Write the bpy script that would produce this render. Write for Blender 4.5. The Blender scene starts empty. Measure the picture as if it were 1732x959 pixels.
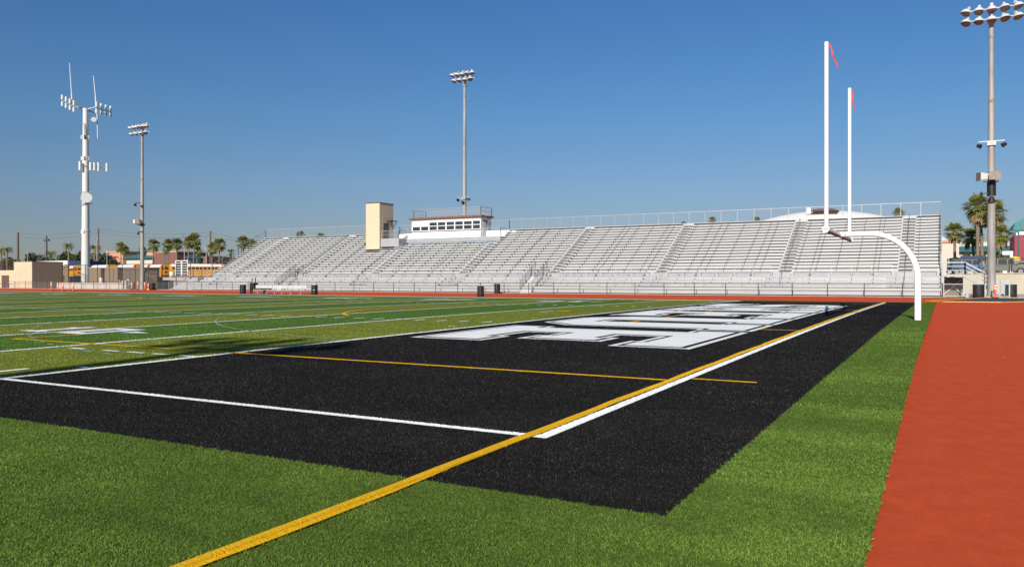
import bpy, bmesh, math, random
import numpy as np
from mathutils import Vector, Matrix
R = math.radians
random.seed(7)
SC = bpy.context.scene
COL = SC.collection

# ------------------------------------------------------------------ camera, sky, sun, exposure
cam_d = bpy.data.cameras.new('camera'); cam = bpy.data.objects.new('camera', cam_d); COL.objects.link(cam)
CX, CY, CH, YAW = 3.412, -6.755, 1.528, 0.50193
cam.location = (CX, CY, CH); cam.rotation_euler = (R(90), 0, YAW)
cam_d.sensor_width = 36; cam_d.lens = 27.77; cam_d.shift_y = -0.0041
cam_d.clip_start = 0.1; cam_d.clip_end = 6000
SC.camera = cam
SUN_EL, SUN_AZ = R(27.5), R(7)            # sun stands behind the camera, a little to the +x side
w = bpy.data.worlds.new('World'); SC.world = w; w.use_nodes = True
nt = w.node_tree; bg = nt.nodes['Background']
sky = nt.nodes.new('ShaderNodeTexSky'); sky.sky_type = 'NISHITA'; sky.sun_disc = False
sky.sun_elevation = SUN_EL; sky.sun_rotation = math.pi - SUN_AZ
sky.air_density = 1.0; sky.dust_density = 0.35; sky.ozone_density = 5.5; sky.altitude = 0
tcw = nt.nodes.new('ShaderNodeTexCoord'); sxy = nt.nodes.new('ShaderNodeSeparateXYZ'); nt.links.new(tcw.outputs['Generated'], sxy.inputs[0])
crw = nt.nodes.new('ShaderNodeValToRGB'); el = crw.color_ramp.elements       # smoggy horizon, deep blue above
for p_, c_ in ((0.0, (.60, .54, .56)), (.07, (.62, .585, .63)), (.115, (.66, .66, .70)), (.2, (.575, .735, .81)), (.33, (.48, .73, .90)), (.7, (.5, .72, .85))):
    e = el[0] if p_ == 0 else (el[1] if p_ == .07 else el.new(p_)); e.position = p_; e.color = c_+(1,)
nt.links.new(sxy.outputs[2], crw.inputs[0])
mxw = nt.nodes.new('ShaderNodeMix'); mxw.data_type = 'RGBA'; mxw.blend_type = 'MULTIPLY'; mxw.inputs[0].default_value = 1
nt.links.new(sky.outputs[0], mxw.inputs[6]); nt.links.new(crw.outputs[0], mxw.inputs[7])
nt.links.new(mxw.outputs[2], bg.inputs[0]); bg.inputs[1].default_value = 0.075
sd = bpy.data.lights.new('sun', 'SUN'); sun = bpy.data.objects.new('sun', sd); COL.objects.link(sun)
sd.energy = 4.2; sd.angle = R(0.42); sd.color = (1, 0.95, 0.86)
sv = Vector((math.sin(SUN_AZ)*math.cos(SUN_EL), -math.cos(SUN_AZ)*math.cos(SUN_EL), math.sin(SUN_EL)))
sun.rotation_euler = sv.to_track_quat('Z', 'Y').to_euler(); sun.location = sv*200
SC.view_settings.view_transform = 'Standard'; SC.view_settings.look = 'None'
SC.view_settings.exposure = 0.45; SC.view_settings.gamma = 1
SC.view_settings.use_curve_mapping = False

# ------------------------------------------------------------------ materials
def mat(name, color, rough=.6, metal=0, var=.12, scale=3, bump=0, bscale=None, spec=None, alpha=None, stretch=None, detail=4):
    m = bpy.data.materials.new(name); m.use_nodes = True
    n = m.node_tree; b = n.nodes['Principled BSDF']
    b.inputs['Roughness'].default_value = rough; b.inputs['Metallic'].default_value = metal
    if spec is not None: b.inputs['Specular IOR Level'].default_value = spec
    tc = n.nodes.new('ShaderNodeTexCoord'); mp = n.nodes.new('ShaderNodeMapping')
    n.links.new(tc.outputs['Object'], mp.inputs[0])
    if stretch: mp.inputs['Scale'].default_value = stretch
    nz = n.nodes.new('ShaderNodeTexNoise'); nz.inputs['Scale'].default_value = scale; nz.inputs['Detail'].default_value = detail
    n.links.new(mp.outputs[0], nz.inputs['Vector'])
    cr = n.nodes.new('ShaderNodeValToRGB')
    c = color
    cr.color_ramp.elements[0].position = .3; cr.color_ramp.elements[1].position = .7
    cr.color_ramp.elements[0].color = tuple(x*(1-var) for x in c)+(1,)
    cr.color_ramp.elements[1].color = tuple(min(1, x*(1+var)) for x in c)+(1,)
    n.links.new(nz.outputs[0], cr.inputs[0]); n.links.new(cr.outputs[0], b.inputs['Base Color'])
    if bump:
        nb = n.nodes.new('ShaderNodeTexNoise'); nb.inputs['Scale'].default_value = bscale or scale*6; nb.inputs['Detail'].default_value = 3
        n.links.new(mp.outputs[0], nb.inputs['Vector'])
        bp = n.nodes.new('ShaderNodeBump'); bp.inputs['Strength'].default_value = bump; bp.inputs['Distance'].default_value = .02
        n.links.new(nb.outputs[0], bp.inputs['Height']); n.links.new(bp.outputs[0], b.inputs['Normal'])
    if alpha is not None:
        b.inputs['Alpha'].default_value = alpha
    return m

def turf(name, c, fleck, amt=.5, rough=1.0, lo=.55, hi=1.35, m2=.74, m3=.84, bmp=.7):
    """tufted synthetic turf: fine fibre grain, broad brushed mottling"""
    m = bpy.data.materials.new(name); m.use_nodes = True
    n = m.node_tree; b = n.nodes['Principled BSDF']; b.inputs['Roughness'].default_value = rough
    b.inputs['Specular IOR Level'].default_value = .04
    tc = n.nodes.new('ShaderNodeTexCoord')
    def noise(scale, det=3, st=None):
        z = n.nodes.new('ShaderNodeTexNoise'); z.inputs['Scale'].default_value = scale; z.inputs['Detail'].default_value = det
        mp = n.nodes.new('ShaderNodeMapping'); n.links.new(tc.outputs['Object'], mp.inputs[0])
        if st: mp.inputs['Scale'].default_value = st
        n.links.new(mp.outputs[0], z.inputs['Vector']); return z
    def ramp(src, a, b_, p0, p1):
        r = n.nodes.new('ShaderNodeValToRGB'); r.color_ramp.elements[0].position = p0; r.color_ramp.elements[1].position = p1
        r.color_ramp.elements[0].color = a; r.color_ramp.elements[1].color = b_
        n.links.new(src, r.inputs[0]); return r
    f1 = noise(70, 4); f2 = noise(14, 3, (1, 1.8, 1)); f3 = noise(1.1, 4, (.6, 1.6, 1)); f4 = noise(190, 2)
    base = ramp(f1.outputs[0], tuple(x*lo for x in c)+(1,), tuple(min(.88,x*hi) for x in c)+(1,), .32, .68)
    mix2 = n.nodes.new('ShaderNodeMix'); mix2.data_type = 'RGBA'; mix2.blend_type = 'MULTIPLY'; mix2.inputs[0].default_value = 1
    r2 = ramp(f2.outputs[0], (m2, m2, m2, 1), (2-m2-.12, 2-m2-.12, 2-m2-.12, 1), .35, .65)
    n.links.new(base.outputs[0], mix2.inputs[6]); n.links.new(r2.outputs[0], mix2.inputs[7])
    mix3 = n.nodes.new('ShaderNodeMix'); mix3.data_type = 'RGBA'; mix3.blend_type = 'MULTIPLY'; mix3.inputs[0].default_value = 1
    r3 = ramp(f3.outputs[0], (m3, m3+.02, m3, 1), (1.1, 1.08, 1.04, 1), .35, .65)
    n.links.new(mix2.outputs[2], mix3.inputs[6]); n.links.new(r3.outputs[0], mix3.inputs[7])
    mix4 = n.nodes.new('ShaderNodeMix'); mix4.data_type = 'RGBA'
    r4 = ramp(f4.outputs[0], (0, 0, 0, 1), (1, 1, 1, 1), .62, .72)
    mm = n.nodes.new('ShaderNodeMath'); mm.operation = 'MULTIPLY'; mm.inputs[1].default_value = amt
    n.links.new(r4.outputs[0], mm.inputs[0]); n.links.new(mm.outputs[0], mix4.inputs[0])
    n.links.new(mix3.outputs[2], mix4.inputs[6]); mix4.inputs[7].default_value = tuple(fleck)+(1,)
    n.links.new(mix4.outputs[2], b.inputs['Base Color'])
    bp = n.nodes.new('ShaderNodeBump'); bp.inputs['Strength'].default_value = bmp; bp.inputs['Distance'].default_value = .015
    n.links.new(f1.outputs[0], bp.inputs['Height']); n.links.new(bp.outputs[0], b.inputs['Normal'])
    return m

C_GREEN = (.105, .165, .026); C_LIGHT = (.18, .21, .032); C_DARK = (.088, .168, .028)
C_BLACK = (.015, .0138, .013); C_WHITE = (.90, .895, .88); C_YEL = (.93, .47, .018); C_CYAN = (.32, .46, .36)
M = {}
M['green'] = turf('turf_green', C_GREEN, (.17, .24, .07), .45)
M['light'] = turf('turf_light', C_LIGHT, (.22, .27, .07), .4)
M['dark'] = turf('turf_dark', C_DARK, (.13, .2, .06), .4)
M['black'] = turf('turf_black', C_BLACK, (.085, .08, .075), .55)  # pale flecks stand for rubber crumb and painted sun glints
M['white'] = turf('turf_white', C_WHITE, (.85, .85, .85), .3, lo=.93, hi=1.04, m2=.95, m3=.97, bmp=.25)
M['yellow'] = turf('turf_yellow', C_YEL, (.85, .5, .05), .3, lo=.8, hi=1.1, m2=.88, m3=.95)
M['cyan'] = turf('turf_cyan', C_CYAN, (.4, .5, .4), .3)
M['track'] = mat('track_rubber', (.60, .088, .033), 1, var=.17, scale=1.2, bump=.6, bscale=140, spec=.03)
_n = [q for q in M['track'].node_tree.nodes if q.type == 'TEX_NOISE'][0]; _n.inputs['Detail'].default_value = 14; _n.inputs['Roughness'].default_value = .78; _n.inputs['Scale'].default_value = 3.5
M['mat'] = mat('mat_rubber', (.045, .04, .045), .9, var=.2, scale=2)
M['matedge'] = mat('mat_edge', (.75, .38, .02), .6)
M['concrete'] = mat('concrete', (.42, .39, .34), .85, var=.14, scale=.8, bump=.3)
M['conc_wall'] = mat('concrete_wall', (.46, .41, .35), .85, var=.12, scale=1.5, bump=.3)
M['tanwall'] = mat('tan_wall', (.44, .38, .28), .85, var=.1, scale=.6, bump=.3)
M['asphalt'] = mat('asphalt', (.06, .06, .06), .9, var=.2, scale=2)
M['alu'] = mat('aluminium', (.52, .515, .51), .5, .1, var=.05, scale=2.5, stretch=(.3, 1, 4))
M['alu2'] = mat('aluminium_riser', (.43, .425, .415), .55, .1, var=.07, scale=1.5, stretch=(.4, 1, 3))
M['alu3'] = mat('aluminium_deck', (.36, .36, .37), .55, .15, var=.08, scale=1.5)
M['galv'] = mat('galvanised', (.36, .36, .36), .5, .3, var=.12, scale=4)
M['galvd'] = mat('bracket_dark', (.14, .135, .12), .6, .2)
M['mesh'] = mat('chain_link', (.3, .3, .3), .6, 0, alpha=.09)
M['meshd'] = mat('chain_link_dark', (.06, .055, .05), .6, 0, alpha=.22)
M['fencepost'] = mat('fence_post', (.045, .042, .04), .5, .3, var=.2)
M['whitepaint'] = mat('white_paint', (.84, .84, .84), .3, 0, var=.02, scale=2)
M['whitetower'] = mat('tower_paint', (.58, .59, .56), .45, 0, var=.09, scale=.8, stretch=(1, 1, .2))
M['pole'] = mat('pole_steel', (.30, .29, .265), .6, .15, var=.28, scale=1.0, stretch=(2, 2, .35), bump=.2)
M['polegrey'] = mat('pole_concrete', (.45, .45, .44), .6, .2, var=.15, scale=1.2, stretch=(2, 2, .4), bump=.2)
M['rust'] = mat('rust', (.28, .19, .12), .8, 0, var=.3, scale=8)
M['lampshell'] = mat('lamp_shell', (.55, .55, .54), .5, .1, var=.1)
M['lampglass'] = mat('lamp_glass', (.22, .175, .14), .5, 0, var=.3, scale=6)
M['blackmetal'] = mat('black_metal', (.02, .02, .022), .5, .3, var=.2)
M['stucco'] = mat('cream_stucco', (.60, .475, .33), .9, var=.05, scale=2, bump=.2)
M['stuccod'] = mat('ochre_stucco', (.60, .42, .22), .9, var=.06, scale=2, bump=.2)
M['cap'] = mat('metal_cap', (.10, .085, .07), .6, .2)
M['brownfascia'] = mat('brown_fascia', (.20, .075, .04), .7, var=.15)
M['siding'] = mat('white_siding', (.82, .82, .82), .55, 0, var=.03)
M['glass'] = mat('glass', (.05, .06, .065), .08, .3, var=.3, scale=1)
M['blind'] = mat('blind', (.62, .62, .60), .7)
M['door'] = mat('door_dark', (.08, .085, .09), .4, .3)
M['doorbrown'] = mat('door_brown', (.11, .07, .055), .6)
M['red'] = mat('red_ribbon', (.50, .07, .06), .8)
M['brownunder'] = mat('crossbar_rust', (.22, .09, .05), .8, var=.2, scale=9)
M['orange'] = mat('orange_plastic', (.85, .12, .02), .5, var=.05)
M['reflect'] = mat('reflective_band', (.85, .8, .75), .35)
M['canblack'] = mat('black_can', (.014, .014, .016), .55, var=.25)
M['busyel'] = mat('bus_yellow', (.83, .33, .012), .4, var=.06, scale=2)
M['buswhite'] = mat('bus_roof', (.8, .8, .8), .45, var=.03)
M['busblack'] = mat('bus_black', (.02, .02, .02), .5)
M['tyre'] = mat('tyre', (.02, .02, .02), .85)
M['rim'] = mat('rim', (.35, .35, .35), .4, .6)
M['cmu'] = mat('brown_block', (.30, .215, .14), .9, var=.1, scale=3, bump=.3)
M['cmud'] = mat('dark_and_shaded_block', (.20, .15, .11), .9, var=.12, scale=3, bump=.3)  # darker brown block; carries the enclosure side's shade in its colour
M['tanb'] = mat('tan_block', (.56, .45, .31), .9, var=.06, scale=1, bump=.3)
M['tanbd'] = mat('brown_and_shaded_wall', (.30, .225, .155), .9, var=.1, scale=1, bump=.3)  # brown walls; also the tan building's side with shade in the colour
M['terracotta'] = mat('terracotta_wall', (.50, .27, .18), .9, var=.06)
M['redbrown'] = mat('redbrown_wall', (.20, .085, .065), .9, var=.1)
M['creamwall'] = mat('cream_wall', (.56, .49, .40), .9, var=.06)
M['teal'] = mat('teal_roof', (.045, .17, .18), .55, .2, var=.12, scale=1, stretch=(4, 1, 1))
M['maroon'] = mat('maroon_wall', (.30, .05, .06), .8, var=.1)
M['dome'] = mat('white_dome', (.74, .70, .64), .8, var=.04)
M['wood'] = mat('wood_pole', (.14, .085, .055), .9, var=.25, scale=2, stretch=(4, 4, .3))
M['wire'] = mat('wire', (.05, .05, .06), .6)
M['teallamp'] = mat('teal_metal', (.05, .17, .17), .5, .3)
M['trunk'] = mat('palm_trunk', (.20, .15, .105), .95, var=.25, scale=4, bump=.5)
M['bark'] = mat('bark', (.12, .085, .06), .95, var=.25, scale=4, bump=.5)
M['blue'] = mat('blue_paint', (.10, .20, .36), .3, .3, var=.05)
M['navy'] = mat('navy_cloth', (.015, .03, .10), .6)
M['silver'] = mat('grey_paint', (.26, .26, .22), .3, .4, var=.05)
M['yellowp'] = mat('yellow_paint', (.80, .52, .02), .6)
M['darkred'] = mat('dark_red', (.3, .03, .03), .5)
M['signblue'] = mat('sign_blue', (.05, .08, .45), .5)
M['signred'] = mat('sign_red', (.6, .04, .04), .5)
M['chrome'] = mat('chrome', (.6, .6, .6), .25, .8)
def leafmat(name, c1, c2, sc=1.5):
    m = mat(name, c1, .55, 0, var=.1, scale=sc, spec=.35)
    cr = [x for x in m.node_tree.nodes if x.type == 'VALTORGB'][0]
    cr.color_ramp.elements[0].color = tuple(c1)+(1,); cr.color_ramp.elements[1].color = tuple(c2)+(1,)
    return m
M['palm'] = leafmat('palm_leaf', (.075, .10, .02), (.30, .27, .06), 1.2)
M['palmdead'] = leafmat('palm_skirt', (.16, .105, .05), (.26, .19, .09), 1.5)
M['leaf'] = leafmat('tree_leaf', (.022, .045, .012), (.075, .10, .028), 1.0)
M['leaf2'] = leafmat('shrub_leaf', (.035, .06, .014), (.11, .13, .03), 1.4)
M['leaf3'] = leafmat('bright_leaf', (.05, .10, .016), (.13, .18, .03), 1.4)

# ------------------------------------------------------------------ mesh helpers
class MB:
    def __init__(s): s.v = []; s.f = []; s.mi = []
    def add(s, vs, fs, k=0):
        o = len(s.v); s.v += [tuple(p) for p in vs]; s.f += [tuple(i+o for i in f) for f in fs]; s.mi += [k]*len(fs); return s
    def box(s, x0, x1, y0, y1, z0, z1, k=0):
        v = [(x, y, z) for z in (z0, z1) for y in (y0, y1) for x in (x0, x1)]
        return s.add(v, [(0, 2, 3, 1), (4, 5, 7, 6), (0, 1, 5, 4), (2, 6, 7, 3), (0, 4, 6, 2), (1, 3, 7, 5)], k)
    def bar(s, p, q, w_, h=None, k=0):
        """rectangular bar between two points"""
        h = h or w_; p = Vector(p); q = Vector(q); d = (q-p).normalized()
        up = Vector((0, 0, 1)) if abs(d.z) < .95 else Vector((0, 1, 0))
        a = d.cross(up).normalized()*w_/2; b = a.cross(d).normalized()*h/2
        vs = [c+sx*a+sy*b for c in (p, q) for sx, sy in ((-1, -1), (1, -1), (1, 1), (-1, 1))]
        return s.add(vs, [(0, 1, 2, 3), (7, 6, 5, 4), (0, 4, 5, 1), (1, 5, 6, 2), (2, 6, 7, 3), (3, 7, 4, 0)], k)
    def tube(s, pts, rs, n=10, cap=True, k=0):
        pts = [Vector(p) for p in pts]
        if not hasattr(rs, '__len__'): rs = [rs]*len(pts)
        rings = []; prev = None
        for i, p in enumerate(pts):
            d = (pts[min(i+1, len(pts)-1)]-pts[max(i-1, 0)]).normalized()
            if prev is None:
                u = Vector((1, 0, 0)) if abs(d.x) < .9 else Vector((0, 1, 0))
                a = (u-d*u.dot(d)).normalized()
            else: a = (prev-d*prev.dot(d)).normalized()
            prev = a; b = d.cross(a)
            rings.append([p+(a*math.cos(t)+b*math.sin(t))*rs[i] for t in [2*math.pi*j/n for j in range(n)]])
        vs = [v for r in rings for v in r]; fs = []
        for i in range(len(rings)-1):
            for j in range(n): fs.append((i*n+j, i*n+(j+1) % n, (i+1)*n+(j+1) % n, (i+1)*n+j))
        if cap: fs.append(tuple(range(n))[::-1]); fs.append(tuple((len(rings)-1)*n+j for j in range(n)))
        return s.add(vs, fs, k)
    def prism(s, poly, axis, a, b, k=0):
        """poly: 2-D points swept along axis ('x','y','z') from a to b"""
        def P(u, v, t): return {'x': (t, u, v), 'y': (u, t, v), 'z': (u, v, t)}[axis]
        n = len(poly); vs = [P(u, v, a) for u, v in poly]+[P(u, v, b) for u, v in poly]
        fs = [tuple(range(n)), tuple(range(2*n-1, n-1, -1))]+[(i, i+n, (i+1) % n+n, (i+1) % n) for i in range(n)]
        return s.add(vs, fs, k)
    def xform(s, m, start=0):
        for i in range(start, len(s.v)): s.v[i] = tuple(m @ Vector(s.v[i]))
        return s
    def mesh(s, name, mats, smooth=False):
        me = bpy.data.meshes.new(name); me.from_pydata(s.v, [], s.f)
        if not isinstance(mats, (list, tuple)): mats = [mats]
        for m in mats: me.materials.append(m)
        if len(mats) > 1: me.polygons.foreach_set('material_index', s.mi)
        bm = bmesh.new(); bm.from_mesh(me); bmesh.ops.recalc_face_normals(bm, faces=bm.faces[:]); bm.to_mesh(me); bm.free()
        if smooth:
            me.polygons.foreach_set('use_smooth', [True]*len(me.polygons))
            try: me.set_sharp_from_angle(angle=R(38))
            except Exception: pass
        return me
    def build(s, name, mats, parent=None, world=False, smooth=False):
        """world=True: vertices are world coordinates, parent tree unrotated"""
        if world and parent is not None:
            o = Vector((0, 0, 0)); p = parent
            while p: o = o+p.location; p = p.parent
            s.v = [tuple(Vector(v)-o) for v in s.v]
        ob = bpy.data.objects.new(name, s.mesh(name, mats, smooth)); COL.objects.link(ob)
        if parent is not None: ob.parent = parent
        return ob
def tag(o, label=None, cat=None, group=None, kind=None):
    if label: o['label'] = label
    if cat: o['category'] = cat
    if group: o['group'] = group
    if kind: o['kind'] = kind
    return o
def thing(name, label, cat, loc=(0, 0, 0), rz=0, group=None):
    o = bpy.data.objects.new(name, None); COL.objects.link(o); o.empty_display_size = .2
    o.location = loc; o.rotation_euler = (0, 0, rz); return tag(o, label, cat, group)
def kids(o): return [c for c in KID.get(o.name, [])]
def copy_tree(o, parent=None, loc=None, rz=None, label=None, group=None, scale=None):
    c = o.copy(); COL.objects.link(c)
    if parent is not None: c.parent = parent
    for ch in [x for x in bpy.data.objects if x.parent == o and x is not c]: copy_tree(ch, c)
    if loc is not None: c.location = loc
    if rz is not None: c.rotation_euler = (0, 0, rz)
    if scale is not None: c.scale = scale
    if label: c['label'] = label
    if group: c['group'] = group
    return c
def at(u, y):
    """x of the world point where the photo column u (1732 px wide) crosses the vertical plane y, and its depth"""
    t = (u-866)/1335.9; dx = -math.sin(YAW)+t*math.cos(YAW); dy = math.cos(YAW)+t*math.sin(YAW)
    d = (y-CY)/dy; return CX+d*dx, d
def zv(v, d): return CH+(472.4-v)/1335.9*d

# ------------------------------------------------------------------ ground, track, turf
def crown(y): return .10*max(0, 1-((y-24.4)/27)**2)
def flat(name, polys, lvl, m, parent=None, label=None):
    """thin sheets following the crowned field; polys = lists of (x, y)"""
    bm = bmesh.new()
    for p in polys:
        vs = [bm.verts.new((x, y, 0)) for x, y in p]; bm.faces.new(vs)
    bmesh.ops.recalc_face_normals(bm, faces=bm.faces[:])
    for f in bm.faces:
        if f.normal.z < 0: f.normal_flip()
    ys = [v.co.y for v in bm.verts]
    y = -2.5
    while y < 52 and len(polys[0]) < 200:
        if min(ys) < y < max(ys):
            bmesh.ops.bisect_plane(bm, geom=bm.verts[:]+bm.edges[:]+bm.faces[:], plane_co=(0, y, 0), plane_no=(0, 1, 0))
        y += 2.15
    for v in bm.verts: v.co.z = crown(v.co.y)+lvl
    me = bpy.data.meshes.new(name); bm.to_mesh(me); bm.free(); me.materials.append(m)
    o = bpy.data.objects.new(name, me); COL.objects.link(o)
    tag(o, kind='structure')
    return o
def rect(x0, x1, y0, y1): return [(x0, y0), (x1, y0), (x1, y1), (x0, y1)]
def ring(cx, cy, r, wd, a0, a1, n=48, dash=0):
    out = []
    for i in range(n):
        if dash and i % dash: continue
        t0 = R(a0+(a1-a0)*i/n); t1 = R(a0+(a1-a0)*(i+1)/n)
        out.append([(cx+(r-wd/2)*math.cos(t0), cy+(r-wd/2)*math.sin(t0)), (cx+(r+wd/2)*math.cos(t0), cy+(r+wd/2)*math.sin(t0)),
                    (cx+(r+wd/2)*math.cos(t1), cy+(r+wd/2)*math.sin(t1)), (cx+(r-wd/2)*math.cos(t1), cy+(r-wd/2)*math.sin(t1))])
    return out
g = MB(); g.add([(-1500, -600, -.06), (1500, -600, -.06), (1500, 2500, -.06), (-1500, 2500, -.06)], [(0, 1, 2, 3)])
tag(g.build('ground', M['concrete']), kind='structure')
g = MB(); g.add([(-150, -60, -.008), (70, -60, -.008), (70, 69.0, -.008), (-150, 69.0, -.008)], [(0, 1, 2, 3)])
tag(g.build('running_track', M['track']), kind='structure')
g = MB(); g.box(-150, 3.4, 69.0, 70.2, -.05, .03)
tag(g.build('path', M['concrete']), kind='structure')
GOAL, S5 = -9.144, 4.572
flat('turf', [[(-125, -45), (3.9, -45), (3.04, -3), (2.95, 8.6), (2.9, 52), (-125, 52)]], 0, M['green'])
lt = []; dk = []
for i in range(20):
    x1 = GOAL-S5*i; (dk if i % 2 else lt).append(rect(x1-S5, x1, 0.0, 48.77))
flat('turf_light_band', lt, .004, M['light']); flat('turf_dark_band', dk, .004, M['dark'])
flat('end_zone', [rect(GOAL, 1.83, -1.83, 50.6)], .004, M['black'])
L2, L3_, L4 = .008, .012, .016
wl = [rect(GOAL-.06, GOAL+.1, 0, 48.77), rect(-.03, .10, -.05, 48.83), rect(-109.7, -.03, -.05, .06)]
for i in range(1, 21): wl.append(rect(GOAL-S5*i-.07, GOAL-S5*i+.08, 0.06, 48.77))
wl.append(rect(-118.9, GOAL, 48.78, 49.9)); wl.append(rect(GOAL, -.03, 48.77, 48.9))
hm = []
for i in range(100):
    x = GOAL-.9144*(i+1)
    if (i+1) % 5:
        hm += [rect(x-.065, x+.065, a, b) for a, b in ((15.75, 16.36), (32.41, 33.02), (.35, .95), (47.8, 48.4))]
    else:
        hm += [rect(x-.3, x+.3, 16.2, 16.3), rect(x-.3, x+.3, 32.5, 32.6)]
hm.append(rect(-12.0, -11.88, 23.7, 25.1))
hm += [rect(x, x+.5, 3.54, 3.64) for x in (-13.1, -12.0, -11.2, -10.42, -9.65)]
hm += [rect(-9.9, -9.6, 13.4, 13.5), rect(-9.55, -9.3, 1.45, 1.53)]
flat('field_line', wl, L2, M['white']); flat('field_line', hm, L3_, M['white'])
wob = [(-45+.4*i) for i in range(243)]
yl = [[(np.interp(y, [-5, -1, 2], [-.165, -.17, -.165])+.010*math.sin(y*1.9)+.006*math.sin(y*4.7), y) for y in wob]+
      [(np.interp(y, [-5, -1, 2], [-.02, -.045, -.045])+.010*math.sin(y*1.9+.4)+.005*math.sin(y*5.3), y) for y in wob[::-1]]]
yl0 = len(yl)
PB = (4.38, 44.3)
yl += [rect(-16.86, -.16, PB[0], PB[0]+.115), rect(-16.86, -.16, PB[1]-.115, PB[1]), rect(-16.86, -16.75, PB[0]+.115, PB[1]-.115)]
yl += [rect(-5.86, -.17, 16.28, 16.41), rect(-5.86, -.17, 32.5, 32.63), rect(-5.86, -5.74, 16.41, 32.5)]
yl += [rect(.13, 1.06, 4.72, 4.82), rect(.13, 1.06, 44.0, 44.1)]
yl += [rect(-109, -.16, 51.2, 51.35)]
yl += ring(-54.86, 24.4, 9.15, .12, 0, 360, 72)
yl += ring(-11.4, 24.4, 9.15, .13, 180-53.5, 180+53.5, 40)
yl += [[(-11.45+.35*math.cos(t*.5236), 25.1+.3*math.sin(t*.5236)) for t in range(12)]]
flat('soccer_line', yl, L4, M['yellow'])
cy = ring(-7.54, 24.4, 16.5, .06, 96, 264, 90)+ring(-7.54, 24.4, 21.6, .07, 130, 262, 120, dash=2)
flat('lacrosse_line', cy, L4+.002, M['cyan'])

# block letters painted in the end zone (top of the letters at x = -1.2, reading towards -y)
def inset(poly, d):
    n = len(poly); A = sum(poly[i][0]*poly[(i+1) % n][1]-poly[(i+1) % n][0]*poly[i][1] for i in range(n))
    if A < 0: poly = poly[::-1]
    out = []
    for i in range(n):
        p0, p1, p2 = Vector(poly[i-1]), Vector(poly[i]), Vector(poly[(i+1) % n])
        e1 = (p1-p0).normalized(); e2 = (p2-p1).normalized(); n1 = Vector((-e1.y, e1.x)); n2 = Vector((-e2.y, e2.x))
        k = n1+n2; l = k.length
        k = k/l; out.append(tuple(p1+k*(d/max(.35, k.dot(n1)))))
    return out
HT = 7.07
LET = {
 'E': (5.45, [(0, 0), (5.45, 0), (5.45, 2.05), (4.0, 2.05), (4.0, 1.75), (2.45, 1.75), (2.45, 2.75), (3.3, 2.75), (3.3, 2.5), (4.5, 2.5), (4.5, 4.7), (3.3, 4.7),
             (3.3, 4.4), (2.45, 4.4), (2.45, 5.45), (4.0, 5.45), (4.0, 5.25), (5.45, 5.25), (5.45, HT), (0, HT), (0, 5.6), (.55, 5.6), (.55, 1.4), (0, 1.4)]),
 'U': (6.9, [(1.9, 0), (5.3, 0), (6.5, 1.35), (6.5, 5.5), (6.9, 5.5), (6.9, HT), (3.75, HT), (3.75, 5.5), (3.95, 5.5), (3.95, 1.6), (2.95, 1.6), (2.95, 5.5),
             (3.4, 5.5), (3.4, HT), (0, HT), (0, 5.5), (.45, 5.5), (.45, 1.35)]),
 'H': (5.75, [(0, 0), (2.75, 0), (2.75, 1.5), (2.3, 1.5), (2.3, 2.5), (3.45, 2.5), (3.45, 1.5), (3.0, 1.5), (3.0, 0), (5.75, 0), (5.75, 1.5), (5.3, 1.5), (5.3, 5.5), (5.75, 5.5),
              (5.75, HT), (3.0, HT), (3.0, 5.5), (3.45, 5.5), (3.45, 4.5), (2.3, 4.5), (2.3, 5.5), (2.75, 5.5), (2.75, HT), (0, HT), (0, 5.5), (.45, 5.5), (.45, 1.5), (0, 1.5)]),
 'S': (5.9, [(1.0, 0), (4.9, 0), (5.9, 1.0), (5.9, 3.6), (4.9, 4.4), (2.3, 4.4), (2.3, 5.4), (3.9, 5.4), (3.9, 4.7), (5.7, 4.7), (5.7, HT), (1.2, HT), (.2, 6.1), (.2, 3.5), (1.2, 2.6), (3.7, 2.6),
             (3.7, 1.6), (2.0, 1.6), (2.0, 2.3), (0, 2.3), (0, .0)]),
}
lay = [('S', 40.3), ('H', 34.05), ('E', 27.9), ('U', 22.05), ('E', 14.72)]
LETP = []
wP, bP, fP = [], [], []
for ch, y0 in lay:
    P = LET[ch][1]
    f = lambda pts: [(-8.27+b, y0-a) for a, b in pts]
    wP.append(f(P)); bP.append(f(inset(P, .15))); fP.append(f(inset(P, .27)))
flat('end_zone_lettering', wP, .022, M['white']); flat('end_zone_lettering', bP, .026, M['black']); flat('end_zone_lettering', fP, .030, M['white'])

# field numerals (digits as box strokes), near ones read from the near side, far ones from the far side
SEG = {'0': [rect(0, 1.2, 0, .38), rect(0, 1.2, 1.45, 1.83), rect(0, .38, .38, 1.45), rect(.82, 1.2, .38, 1.45)],
       '1': [rect(.4, .8, .3, 1.83), rect(.1, 1.1, 0, .3), rect(.1, .4, 1.3, 1.55)],
       '2': [rect(0, 1.2, 0, .35), rect(0, 1.2, 1.5, 1.83), rect(0, 1.2, .75, 1.08), rect(.85, 1.2, 1.08, 1.5), rect(0, .35, .35, .75)],
       '3': [rect(0, 1.2, 0, .35), rect(0, 1.2, 1.5, 1.83), rect(.3, .85, .75, 1.08), rect(.85, 1.2, .35, 1.5)],
       '4': [rect(.75, 1.1, 0, 1.83), rect(0, .35, .7, 1.83), rect(.35, .75, .7, 1.02)],
       '5': [rect(0, 1.2, 0, .35), rect(0, 1.2, 1.5, 1.83), rect(0, 1.2, .75, 1.08), rect(0, .35, 1.08, 1.5), rect(.85, 1.2, .35, .75)]}
num = []
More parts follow.
